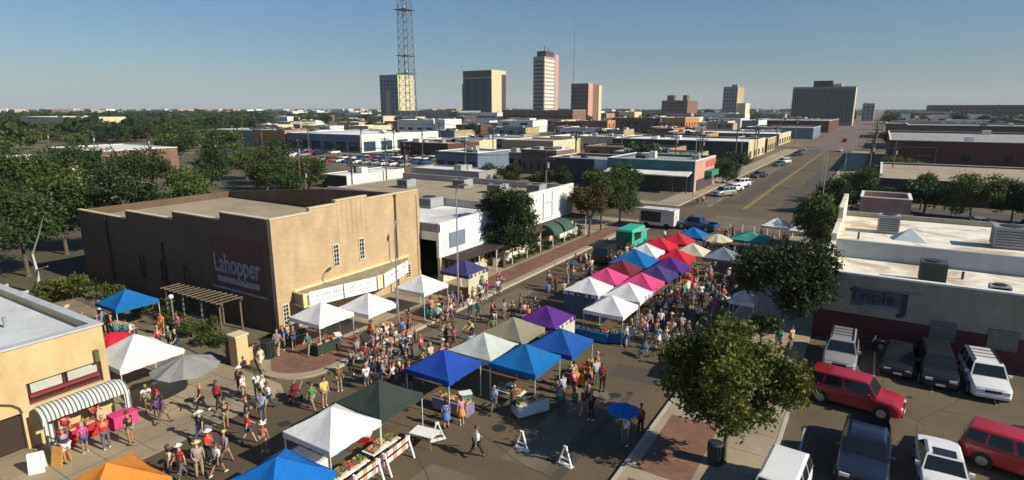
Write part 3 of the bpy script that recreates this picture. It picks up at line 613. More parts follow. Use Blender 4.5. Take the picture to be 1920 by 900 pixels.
far_building('store', 'low red brick annex beside the steakhouse rear', -1.0, 6.0, 84, 96.5 - 8, 2.5, 'orange', 'rg', 'trimw', units=1)
far_building('brick_block', 'dark mauve brick block behind the red brick warehouse', 9, 60, 262 + 20, 330, 9.5, 'purple', 'rg', 'trimw', units=3)
far_building('brick_block', 'wide maroon brick building at the far right', 55, 120, 330, 380, 10.5, 'red', 'rg', 'trimw', units=3, wy=(12, 2, 2, 2, 2, 4, 'g'))
far_building('brick_block', 'low dark brown warehouse near the far end of the street on its right', 2, 30, 380, 430, 8, 'brown', 'rg', 'trimw', units=2)
far_building('office', 'long dark flat-topped building on the right horizon', 52, 190, 1010, 1060, 20, 'purple', 'rg', 'trimg', wy=(24, 3, 3, 2.6, 4, 5, 'g'), units=5)
# skyline
CURT = mat('navy curtain wall', (.012, .07, .15), .45, .1, .1, spec=.3); CURT2 = mat('black curtain wall', (.010, .035, .07), .45, .1, .1, spec=.3)
t = far_building('tower', 'grey-blue office block behind the lattice mast', -542, -512, 560, 590, 56, 'blue', 'rd', 'trimg', side='yellow', wy=(5, 10, 3.4, 2.4, 6, 4.6, 'g'), units=2)
part_box(t, 'wall_panel', FM['pink'], -533, -525, 559.6, 560, 2, 37)
t = far_building('tower', 'dark glass tower with a cream side slab', -442, -400, 600, 632, 60, 'dark', 'rd', 'trimw', side='cream', units=0)
for k in range(6): part_box(t, 'glass_bay', CURT if k % 2 else CURT2, -437 + k * 6.0, -432.2 + k * 6.0, 599.5, 600, 2, 50)
part_box(t, 'band', FM['grey'], -441, -401, 599.4, 600, 51, 52.5); part_box(t, 'annex', FM['brown'], -446.5, -442.2, 604, 625, 0, 45)
part_box(t, 'side_fin', FM['dark'], -399.9, -399.4, 622, 631, 0, 56)
t = far_building('tower', 'tallest tower, grey side and white and pink striped face', -366, -351, 640, 676, 76, 'grey', 'rd', 'trimg', side='tan', units=0)
for k in range(16): part_box(t, 'floor_band', FM['white'], -350.9, -350.4, 641, 665, 3 + k * 4.5, 5.4 + k * 4.5)
part_box(t, 'end_slab', FM['pink'], -350.9, -350.2, 665.4, 675.9, 0, 80); part_box(t, 'penthouse', FM['dark'], -364, -352, 645, 665, 75, 83)
part_box(t, 'roof_antenna', FM['dark'], -359.5, -358.9, 655, 655.6, 83, 90); part_box(t, 'roof_antenna', FM['dark'], -354.5, -353.9, 655, 655.6, 83, 88)
for k in range(15): part_box(t, 'window_band', GLASS, -365, -352, 639.6, 640, 5 + k * 4.6, 7 + k * 4.6)
t = far_building('tower', 'mid-height brown-grey block right of the tallest tower', -295, -275, 600, 636, 42, 'purple', 'rd', 'trimg', side='brown', wy=(6, 9, 2.2, 1.8, 4, 4, 'g'), units=2)
part_box(t, 'corner_slab', FM['pink'], -274.8, -274.2, 600, 612, 0, 42); part_box(t, 'corner_slab', FM['cream'], -274.8, -274.2, 628, 636, 0, 41)
t = far_building('hotel', 'wide brown hotel block with a stubby tower at each end', -257, -222, 800, 850, 26, 'brown', 'rd', 'trimg', wy=(9, 5, 1.8, 2, 4, 4.4, 'g'), units=1)
part_box(t, 'end_tower', FM['purple'], -250, -241, 801, 812, 0, 33); part_box(t, 'end_tower', FM['brown'], -229, -223.5, 801, 812, 0, 33)
t = far_building('tower', 'pale grey square tower right of the brown hotel', -168.5, -152, 760, 800, 41, 'grey', 'rd', 'trimg', side='tan', wy=(5, 9, 1.6, 1.8, 3, 4.2, 'g'), units=2)
part_box(t, 'annex', FM['yellow'], -151.5, -142, 762, 790, 0, 22); part_box(t, 'penthouse', FM['grey'], -160, -154, 765, 780, 41, 44)
t = far_building('office', 'large dark ribbed office slab near the end of the street', -77, -24, 640, 664, 35.5, 'grey', 'rd', 'trimg', side='cream', units=0)
for k in range(28): part_box(t, 'window_strip', GLASS if k % 3 else FM['dark'], -76 + k * 1.85, -75.1 + k * 1.85, 639.5, 640, 3, 34)
part_box(t, 'penthouse', FM['dark'], -60, -44, 644, 658, 35, 41.5); part_box(t, 'penthouse', FM['cream'], -43.5, -36, 644, 656, 35, 38.5)
far_building('office', 'small cream block just right of the ribbed office slab', -24, -10.5, 900, 930, 22, 'grey', 'rd', 'trimw', side='cream', wy=(3, 4, 2, 2, 3, 4.5, 'g'), units=1)

# rows of anonymous low downtown blocks
USED = [(o.location.x, o.location.y) for o in COL.objects if o.get('category') in ('building', 'restaurant')]
rects = []
for o in COL.objects:
    if o.type == 'EMPTY' and o.parent is None and o.children:
        xs = []; ys = []
        for c in o.children:
            if c.type == 'MESH':
                for q in c.bound_box: xs.append(q[0] + c.location.x + o.location.x); ys.append(q[1] + c.location.y + o.location.y)
        if xs: rects.append((min(xs) - 2, max(xs) + 2, min(ys) - 2, max(ys) + 2))
def free(x0, x1, y0, y1):
    for a, b_, c, d in rects:
        if x0 < b_ and x1 > a and y0 < d and y1 > c: return False
    for s in (81, 262, 440, 640):
        if y0 < s + 15 and y1 > s - 1: return False
    if x1 > -33 and x0 < -2: return False
    return True
rb2 = random.Random(21); kinds = [('white', 'rw', 'trimw', 'white'), ('tan', 'rt', 'trimw', 'cream'), ('brown', 'rg', 'trimw', 'brown'), ('grey', 'rw', 'trimw', 'white'), ('red', 'rg', 'trimg', 'red'), ('cream', 'rw', 'trimw', 'cream'), ('grey', 'rg', 'trimg', 'tan'), ('brown', 'rd', 'trimg', 'orange'), ('white', 'rw', 'trimg', 'white')]
nb = 0; tries = 0
while nb < 240 and tries < 12000:
    tries += 1
    d = 125 + 1050 * rb2.random() ** 1.3; a = rb2.uniform(-80, 14); x = d * math.sin(R(a)); y = d * math.cos(R(a))
    x = math.tan(R(rb2.uniform(-66, 12))) * d * .62; y = d
    sx = rb2.uniform(8, 26) * (1 + d / 1500); sy = rb2.uniform(9, 20) * (1 + d / 1500)
    if not free(x - sx / 2, x + sx / 2, y - sy / 2, y + sy / 2): continue
    if -160 < x < -60 and y < 118: continue
    if -235 < x < -95 and y < 160: continue
    k = rb2.choice(kinds); h = rb2.uniform(3.6, 6.5) if d < 350 else (rb2.uniform(4, 8) if d < 600 else rb2.uniform(5, 12))
    wy = None
    n = rb2.randint(2, 5); wy = (n, 1 if h < 7 else 2, sx / n * .4, 1.6, 1.2, 3.6, 'g')
    nm = {'white': 'white', 'tan': 'tan', 'brown': 'brown', 'grey': 'grey', 'red': 'dark red', 'cream': 'cream'}[k[0]]
    rn = {'rw': 'white', 'rt': 'tan', 'rg': 'grey', 'rd': 'dark'}[k[1]]
    far_building('low_building', '%s low building with %s roof' % (nm, rn), x - sx / 2, x + sx / 2, y - sy / 2, y + sy / 2, h, k[0], k[1], k[2], wy=wy, side=k[3] if k[3] != k[0] else None, units=rb2.randint(0, 4), group='low buildings of the town behind')
    rects.append((x - sx / 2 - 1, x + sx / 2 + 1, y - sy / 2 - 2, y + sy / 2 + 2)); nb += 1

# ================================================================== LATTICE MAST, ANTENNAS, POLES
mast = thing('lattice_mast', 'tall steel lattice broadcast mast rising beyond the top of the picture', 'mast', (-438, 494, 0))
LM = mat('mast steel', (.12, .13, .15), .6, .2)
f = MB(); H = 190
def leg(k, z): w_ = 8.2 - 2.6 * z / H; t_ = R(45 + 90 * k + 10); return (w_ * math.cos(t_) * 1.15, w_ * math.sin(t_) * 1.15, z)
for k in range(4): f.tube(leg(k, 0), leg(k, H), .48, .36, 5)
f.build('mast_legs', LM, mast)
f = MB(); z = 0
while z < H - 1:
    z2 = min(H, z + 8.0)
    for k in range(4):
        f.bar(leg(k, z), leg((k + 1) % 4, z2), .22, .22); f.bar(leg((k + 1) % 4, z), leg(k, z2), .22, .22); f.bar(leg(k, z2), leg((k + 1) % 4, z2), .25, .25)
    z = z2
f.build('bracing', LM, mast)
for z in (52, 70, 116, 146):
    f = MB(); w_ = 8.0; f.box(-w_, w_, -w_, w_, z, z + .5); f.build('platform', LM, mast)
for (z, s) in ((54, 1.6), (72, 1.3), (118, 1.2)):
    f = MB(); f.tube((6, -7.5, z), (6, -8.6, z), s, s * 1.05, 12); f.build('dish', FM['white'], mast)
ant = thing('antenna_mast', 'very thin distant guyed antenna mast right of the tallest tower', 'mast', (-560, 1150, 0))
f = MB(); f.tube((0, 0, 0), (0, 0, 245), 1.0, .6, 5); f.build('mast_tube', mat('far mast steel', (.22, .25, .3), .6), ant)
f = MB()
for a in (0, 120, 240): f.tube((60 * math.cos(R(a)), 60 * math.sin(R(a)), 0), (0, 0, 180), .1, .1, 3)
f.build('guy_wires', MATS['far mast steel'], ant)
WOOD = mat('weathered pole wood', (.14, .105, .075), .9, .25, 2)
def utility_pole(x, y, h, label, rz=0., arms=2):
    t = thing('utility_pole', label, 'utility pole', (x, y, 0), rz, 'wooden utility poles')
    MB().tube((0, 0, 0), (0, 0, h), .17, .12, 8).build('pole', WOOD, t)
    for k in range(arms):
        f = MB(); f.box(-1.2, 1.2, -.07, .07, h - .5 - k * .9, h - .36 - k * .9)
        for q in (-1.1, -.5, .5, 1.1): f.tube((q, 0, h - .365 - k * .9), (q, 0, h - .18 - k * .9), .05, .04, 6)
        a = f.build('crossarm', WOOD, t)
    MB().tube((.3, 0, h - 2.6), (.3, 0, h - 1.8), .2, n=10).build('transformer', STEEL, t)
    return t
for i, (x, y, h) in enumerate([(-85.9, 69, 6.6), (-85.5, 79.6, 6.6), (-89.7, 93.4, 10), (-87.9, 119.6, 9.0), (-72, 150, 10), (-84, 180, 10.5), (-120, 240, 11), (-60, 262, 11), (-100, 310, 12), (-45, 340, 12), (-140, 150, 10), (-170, 230, 11), (-33.5, 200, 11), (-1.5, 260, 12), (-33, 300, 12), (.5, 340, 12), (3, 150, 9), (25, 135, 8)]):
    utility_pole(x, y, h, 'wooden utility pole with crossarms')
def wires(pts, label):
    m = MB()
    for (x0, y0, z0), (x1, y1, z1) in zip(pts[:-1], pts[1:]):
        for off in (-1.0, 0, 1.0):
            K = 10; pr = None
            for k in range(K + 1):
                q = k / K; p = (x0 + (x1 - x0) * q + off * .7, y0 + (y1 - y0) * q + off * .7, z0 + (z1 - z0) * q - 4 * .9 * q * (1 - q))
                if pr: m.tube(pr, p, .028, n=3, cap=False)
                pr = p
    return tag(m.build('power_line', DARKM), label, 'wires')
for y, row in ((72, 0), (140, 1), (190, 2)):
    xs = [-34 - 26 * k - 7 * row for k in range(7)]
    for x in xs: utility_pole(x if row else x - 5, y, 10.5, 'wooden utility pole with crossarms')
    wires([(x if row else x - 5, y, 10.1) for x in xs], ['sagging power lines behind the white shop row', 'sagging power lines beyond the white roofed sheds', 'sagging power lines before the dark green warehouse'][row])
for y in (135, 172, 205, 245): utility_pole(-33.6, y, 10.5, 'wooden utility pole with crossarms'); utility_pole(-1.2, y + 6, 10, 'wooden utility pole with crossarms')
wires([(-33.6, y, 10.1) for y in (135, 172, 205, 245)], 'sagging power lines along the left of the far street')
def street_light(x, y, h, label, arm=2.0, rz=0.):
    t = thing('street_lamp', label, 'street lamp', (x, y, .1), rz, 'steel street lamps')
    MB().path([(0, 0, 0), (0, 0, .3), (0, 0, h)], [.13, .075, .045], 8).build('pole', STEEL, t)
    MB().path([(0, 0, h), (arm * .4, 0, h + .35), (arm, 0, h + .45)], [.05, .045, .04], 6).build('arm', STEEL, t)
    MB().sphere((arm + .25, 0, h + .42), .38, .16, .1).build('lamp_head', HVAC, t)
street_light(-28.35, 37.3, 9.6, 'tall thin steel street lamp in front of the white shop row', .7, 0)
street_light(-5.1, 79.5, 10.6, 'tall pale steel street lamp beside the right kerb trees', 2.2, R(180))
street_light(-28.2, 29.9, 7.6, 'slim steel street lamp before the tan brick building', .45, R(120))
for i, (x, y, h) in enumerate([(-27.0, 104.5, 11.5), (-7.6, 112, 9), (-28, 150, 10), (-6.5, 165, 10), (-28, 215, 10), (-6.5, 250, 10), (-6.5, 310, 10)]):
    street_light(x, y, h, 'steel street lamp along the far street', 2.2, 0 if x < -20 else R(180))
# ================================================================== TREES
def crown_mesh(name, clumps, n, ls, m, seed=1, droop=.3):
    r = random.Random(seed); v = []; f = []
    tot = sum(c[3] ** 2 for c in clumps)
    for (cx, cy, cz, cr) in clumps:
        k = int(n * cr ** 2 / tot)
        # sub-clumps: twigs with leaves gathered round them
        nt_ = max(4, k // 16)
        for q in range(nt_):
            d = Vector((r.gauss(0, 1), r.gauss(0, 1), r.gauss(0, .8))).normalized() * cr * (r.random() ** .38)
            tx, ty, tz = cx + d.x, cy + d.y, cz + d.z * .82
            for w_ in range(16):
                px = tx + r.gauss(0, ls * 1.5); py = ty + r.gauss(0, ls * 1.5); pz = tz + r.gauss(0, ls * 1.1)
                a = Vector((r.gauss(0, 1), r.gauss(0, 1), r.gauss(0, 1) - droop)).normalized(); b_ = a.orthogonal().normalized()
                b_ = (Matrix.Rotation(r.uniform(0, 6.28), 3, a) @ b_); s = ls * r.uniform(.6, 1.25); i = len(v)
                c = Vector((px, py, pz)); v += [tuple(c - a * s), tuple(c + b_ * s * .45 + a * s * .1), tuple(c + a * s), tuple(c - b_ * s * .45 - a * s * .1)]
                f.append((i, i + 1, i + 2, i + 3))
    me = bpy.data.meshes.new(name); me.from_pydata(v, [], f); me.materials.append(m); me.update(); return me
def trunk_mesh(name, h, r0, clumps, seed=2, fork=.55):
    mb = MB(); r = random.Random(seed); top = (r.uniform(-.15, .15), r.uniform(-.15, .15), h * fork)
    mid = (top[0] * .3, top[1] * .6, h * fork * .5)
    mb.path([(0, 0, -.1), (0, 0, .25), mid, top], [r0 * 1.5, r0 * 1.05, r0 * .85, r0 * .7], 9)
    for (cx, cy, cz, cr) in clumps:
        m_ = ((top[0] + cx) / 2 + r.uniform(-.2, .2), (top[1] + cy) / 2 + r.uniform(-.2, .2), (top[2] + cz) / 2 - .15)
        mb.path([top, m_, (cx, cy, cz)], [r0 * .45, r0 * .28, r0 * .1], 6)
        for q in range(3):
            e = (cx + r.uniform(-1, 1) * cr * .7, cy + r.uniform(-1, 1) * cr * .7, cz + r.uniform(-.3, .9) * cr * .7)
            mb.path([m_, e], [r0 * .16, r0 * .04], 5)
    me = bpy.data.meshes.new(name); me.from_pydata(mb.v, [], mb.f); me.materials.append(BARK); me.update(); return me
def make_clumps(rx, ry, rz, cz, n, seed, cr=(.28, .52), sp=(.35, .78)):
    r = random.Random(seed); out = []
    for k in range(n):
        d = Vector((r.gauss(0, 1), r.gauss(0, 1), r.gauss(0, 1))).normalized() * r.uniform(*sp)
        out.append((d.x * rx, d.y * ry, cz + d.z * rz, r.uniform(*cr) * (rx + ry + rz) / 3))
    return out
def tree(label, x, y, rx, rz, cz, trunk_r, n, ls, m=LEAF, seed=1, nc=11, name='tree', z=0., group=None, fork=.5, ry=None, cr=(.28, .52), sp=(.35, .78)):
    t = thing(name, label, 'tree', (x, y, z), 0, group)
    cl = make_clumps(rx, ry or rx, rz, cz, nc, seed, cr, sp)
    for nm, me in (('trunk', trunk_mesh('trunk', cz, trunk_r, cl, seed, fork)), ('crown', crown_mesh('crown', cl, n, ls, m, seed))):
        o = bpy.data.objects.new(nm, me); COL.objects.link(o); o.parent = t
    return t
tree('bushy green street tree in the foreground on the right sidewalk', -4.4, 25.6, 3.4, 2.6, 4.3, .11, 24000, .12, LEAFO, 9, 38, z=.1, fork=.42, cr=(.18, .36), sp=(.35, .95))
tree('large dark tree at the corner of the grey-green walled building', -4.5, 43.9, 3.3, 3.1, 4.4, .17, 20000, .15, LEAFD, 5, 13, z=.1)
tree('small bushy tree between the two right sidewalk trees', -5.2, 40.2, 1.1, 1.1, 1.8, .08, 3000, .13, LEAFD, 8, 7, z=.1)
tree('big round tree in front of the white shop row', -31.2, 48.8, 3.9, 3.3, 5.0, .17, 19000, .16, LEAFD, 11, 13, z=.1)
for i, (x, y, r_, cz, lab) in enumerate([(-29.9, 66.8, 3.0, 4.5, 'reddish-green tree at the right end of the white shop row'), (-30.3, 71.5, 3.3, 4.7, 'middle tree of the three beyond the white shop row'), (-30.0, 77.4, 3.8, 5.2, 'dark full tree at the near corner of the intersection')]):
    tree(lab, x, y, r_, r_ * .9, cz, .14, 10500, .17, [leafmat('leaf rust green', (.07, .05, .02), (.12, .10, .04)), LEAF, LEAFD][i], 20 + i, 10, z=.1)
for i, (x, y, r_, cz, lab) in enumerate([(-4.6, 71.5, 3.4, 4.0, 'dense green tree at the kerb behind the white peeling parapet'), (-5.2, 77, 2.8, 3.2, 'dark low tree beside the pale street lamp'), (-3.4, 116, 4.4, 4.0, 'bright green bushy tree on the right across the intersection'), (-4.0, 103, 3.6, 3.2, 'dark tree on the right corner across the intersection'), (5.5, 166, 5.0, 2.4, 'wide yellow-green bush before the painted frame on the warehouse'), (6.8, 114, 2.6, 3.4, 'round green tree before the brown gravel roof'), (12.6, 108, 3.9, 3.8, 'widest green tree in front of the brown gravel roof'), (27, 108, 3, 4, 'dark tree at the right edge beside the far parking lot'), (-28.2, 133, 3.8, 3.9, 'dark tree beyond the green awning on the far street'), (-28.5, 147, 3.6, 3.8, 'second dark tree beyond the green awning'), (9.5, 82, 2.0, 2.0, 'low green bush behind the roofless brick shell'), (17.5, 109, 3.4, 3.6, 'dark tree right of the widest green tree'), (22, 107, 3.2, 3.4, 'dark tree second right of the widest green tree'), (1.6, 110, 2.2, 2.4, 'dark low tree just behind the roofless brick shell')]):
    tree(lab, x, y, r_, r_ * (.55 if i == 4 else .85), cz, .13, 7500, .19 if i != 4 else .25, LEAFY if i == 4 else (LEAFD if i in (1, 3, 7, 8, 9, 11, 12, 13) else LEAF), 30 + i, 9)
# left mass of trees
for i, (x, y, r_, h) in enumerate([(-69, 22, 4.6, 5.6), (-76, 28, 5.4, 6.4), (-70, 33, 4.6, 6.0), (-83, 22, 5, 6.6), (-92, 30, 6, 7.4), (-100, 40, 6, 7.2), (-68, 14.5, 3.6, 3.6), (-82, 14, 4.6, 5), (-86, 42, 5.5, 6.6), (-112, 30, 6, 7.5), (-74, 40, 4.4, 5.5)]):
    tree('dark leafy tree in the mass at the left edge', x, y, r_, r_ * .8, h, .2, 6500, .24, [LEAFD, LEAF, LEAFD][i % 3], 50 + i, 11, group='trees massed at the left edge')
for i, (x, y, r_, h) in enumerate([(-101, 72, 5.0, 4.6), (-108, 78, 5.4, 5.0), (-96, 78, 4.4, 4.2), (-116, 70, 5.2, 5.0), (-122, 82, 5.5, 5), (-90, 68, 3.6, 3.6)]):
    tree('large green tree behind the tan brick building', x, y, r_, r_ * .72, h, .2, 5200, .27, LEAFD if i % 2 else LEAF, 70 + i, 11, group='trees behind the tan brick building')
for i, (x, y, r_) in enumerate([(-66, 106, 3), (-60, 108, 3.2), (-55, 110, 2.8), (-72, 107, 2.6), (-49.5, 112.5, 2.2)]):
    tree('green bushy tree beside the slate shop', x, y, r_, r_ * .7, 2.6, .15, 2600, .24, LEAF if i % 2 else LEAFD, 90 + i, 8, group='bushy trees beside the slate shop')
# shrubs in the garden
SHR = []
def shrub(label, x, y, r_, h, m, n=900, ls=.12, seed=1, name='shrub', cat='shrub', group=None, z=0):
    t = thing(name, label, cat, (x, y, z), 0, group)
    cl = make_clumps(r_, r_, h * .42, h * .5, 5, seed, (.4, .6))
    st = MB(); rr = random.Random(seed)
    for c in cl: st.path([(0, 0, -.05), (c[0] * .4, c[1] * .4, c[2] * .6), (c[0], c[1], c[2])], [.04, .03, .012], 5)
    st.build('stems', BARK, t)
    o = bpy.data.objects.new('foliage', crown_mesh('foliage', cl, n, ls, m, seed)); COL.objects.link(o); o.parent = t
    return t
shrub('big light green bush at the left end of the dark side wall', -57.5, 20.6, 2.2, 2.6, LEAFY, 3000, .16, 3)
shrub('rounded green bush beside the big light green bush', -54.0, 22.4, 1.3, 1.8, LEAF, 1200, .14, 4)
rs = random.Random(9)
for k in range(16):
    shrub('scrubby garden shrub by the dark side wall', rs.uniform(-50, -36.4), rs.uniform(20.9, 24.2), rs.uniform(.4, .8), rs.uniform(.6, 1.5), rs.choice([LEAF, LEAFY, LEAFD, MATS.get('x') or LEAF]), 420, .1, 100 + k, group='garden shrubs by the dark side wall')
for k in range(10):
    shrub('dark shrub in the bed behind the garden wall', rs.uniform(-35, -33.7), rs.uniform(21, 24.6), rs.uniform(.3, .5), rs.uniform(.5, .9), rs.choice([LEAFD, LEAF]), 260, .08, 130 + k, group='shrubs behind the garden wall')
for k in range(13):
    shrub('low planting in the strip before the white shops', -31.5 + rs.uniform(-.2, .2), 49.3 + k * 1.45, rs.uniform(.4, .6), rs.uniform(.4, .8), rs.choice([LEAFD, LEAF]), 240, .09, 150 + k, group='low plants in the strip before the white shops', z=.12)
# far trees from a handful of shared crowns
PROT = []
for k in range(5):
    cl = make_clumps(3.2, 3.2, 2.5, 4.0, 7, 200 + k)
    PROT.append((trunk_mesh('trunk', 4.0, .22, cl, k), crown_mesh('crown', cl, 1300, .42, LEAFD if k % 2 else LEAF, 200 + k)))
nt2 = 0; tries = 0; rt = random.Random(33)
while nt2 < 245 and tries < 20000:
    tries += 1
    left = rt.random() < .58
    y = (38 + 420 * rt.random() ** 1.2) if left else 110 + 900 * rt.random() ** 1.3
    x = y * math.tan(R(rt.uniform(-76, -56) if left else rt.uniform(-64, 10)))
    if x < -900: continue
    s = rt.uniform(.8, 1.5) * (1 + y / 1500)
    if not free(x - 3 * s, x + 3 * s, y - 3 * s, y + 3 * s): continue
    if -150 < x < -40 and y < 118: continue
    if -205 < x < -100 and 110 < y < 156: continue
    t = thing('tree', 'dark green tree between the buildings of the town', 'tree', (x, y, 0), rt.uniform(0, 6), 'trees between the buildings of the town'); t.scale = (s, s, s * rt.uniform(.8, 1.1))
    p = rt.choice(PROT)
    for nm, me in zip(('trunk', 'crown'), p):
        o = bpy.data.objects.new(nm, me); COL.objects.link(o); o.parent = t
    nt2 += 1
# the wooded neighbourhood filling the far left and between the farther blocks: too many to count
v = []; f = []; rw = random.Random(14)
for k in range(1500):
    a = R(rw.uniform(-80, -54) if k % 3 else rw.uniform(-60, 10)); d = (330 + 1300 * rw.random()) if k % 3 else (600 + 1200 * rw.random()); x = d * math.sin(a); y = d * math.cos(a); s = rw.uniform(3.5, 6.5)
    if abs(x + 18) < 22 or y < 30 or not free(x - s, x + s, y - s, y + s): continue
    for q in range(60):
        dd = Vector((rw.gauss(0, 1), rw.gauss(0, 1), rw.gauss(0, .8))).normalized() * s * rw.random() ** .4; c = Vector((x, y, s * 1.05)) + Vector((dd.x, dd.y, dd.z * .85)); aa = Vector((rw.gauss(0, 1), rw.gauss(0, 1), rw.gauss(0, 1))).normalized(); bb = aa.orthogonal().normalized() * s * .26; aa = aa * s * .3; i = len(v)
        v += [tuple(c - aa), tuple(c + bb), tuple(c + aa), tuple(c - bb)]; f.append((i, i + 1, i + 2, i + 3))
me = bpy.data.meshes.new('neighbourhood_woods'); me.from_pydata(v, [], f); me.materials.append(LEAFD); me.update()
o = bpy.data.objects.new('neighbourhood_woods', me); COL.objects.link(o); tag(o, 'wooded neighbourhood of dark trees reading as one mass behind the town', 'woods', kind='stuff')
# distant woods out to the horizon: one mass nobody could count
v = []; f = []; rw = random.Random(4)
for k in range(15000):
    d = 900 + 5200 * rw.random() ** 1.6; a = R(rw.uniform(-82, 18)); x = d * math.sin(a); y = d * math.cos(a)
    if abs(x + 18) < 30: continue
    s = rw.uniform(5, 13); h = rw.uniform(4, 9.5)
    i = len(v); nn_ = 5
    for lev, (q, zz) in enumerate(((.8, 0), (1, .5), (.55, .9))):
        for j in range(nn_): tt = 2 * math.pi * j / nn_ + rw.random(); v.append((x + s * q * math.cos(tt), y + s * q * math.sin(tt), h * zz * rw.uniform(.8, 1.15)))
    for lev in range(2):
        for j in range(nn_): f.append((i + lev * nn_ + j, i + lev * nn_ + (j + 1) % nn_, i + (lev + 1) * nn_ + (j + 1) % nn_, i + (lev + 1) * nn_ + j))
    f.append(tuple(i + 2 * nn_ + j for j in range(nn_)))
me = bpy.data.meshes.new('distant_woods'); me.from_pydata(v, [], f); me.materials.append(LEAFD); me.update()
o = bpy.data.objects.new('distant_woods', me); COL.objects.link(o); tag(o, 'distant belt of dark trees along the horizon', 'woods', kind='stuff')
b = MB(); rh = random.Random(8)
for k in range(420):
    d = 1250 + 2600 * rh.random(); a = R(rh.uniform(-80, 16)); x = d * math.sin(a); y = d * math.cos(a)
    if abs(x + 18) < 40: continue
    sx = rh.uniform(12, 45); sy = rh.uniform(12, 30); h = rh.uniform(6, 15); b.box(x - sx / 2, x + sx / 2, y - sy / 2, y + sy / 2, 0, h, rh.choice([0, 1, 1, 2, 2, 3]))
o = b.build('distant_town', [FM['white'], FM['tan'], FM['grey'], FM['brown']]); tag(o, 'far off pale low buildings scattered towards the horizon', 'town', kind='stuff')
# ================================================================== CANOPY TENTS
def cloth(name, c, var=.09, tr=.22): return mat('canvas ' + name, c, .75, var, 1.5, fine=6, trans=tr, spec=.2, bump=.6)
CL = {'white': cloth('white', (.78, .79, .80)), 'pale': cloth('pale grey green', (.56, .62, .58)), 'blue': cloth('royal blue', (.02, .075, .42)), 'bright': cloth('bright blue', (.01, .17, .58)), 'azure': cloth('azure', (.012, .16, .46)),
      'deep': cloth('deep blue', (.018, .10, .40)), 'taupe': cloth('taupe', (.30, .27, .20)), 'purple': cloth('purple', (.105, .03, .25)), 'pink': cloth('pink', (.75, .08, .25)), 'maroon': cloth('maroon', (.20, .03, .045)),
      'red': cloth('red', (.62, .03, .05)), 'navy': cloth('navy', (.06, .06, .19)), 'grey': cloth('slate grey', (.20, .25, .30)), 'green': cloth('dark green', (.045, .062, .055)), 'orange': cloth('orange', (.75, .27, .05)), 'cream': cloth('cream', (.66, .63, .46)), 'teal': cloth('teal', (.06, .30, .26)), 'slate': cloth('slate side', (.10, .13, .19)), 'umb': cloth('umbrella grey', (.30, .31, .30)), 'lilac': cloth('lilac', (.28, .22, .36))}
LEGM = mat('tent leg enamel', (.60, .60, .60), .4, .06, 2)
TENTS = []
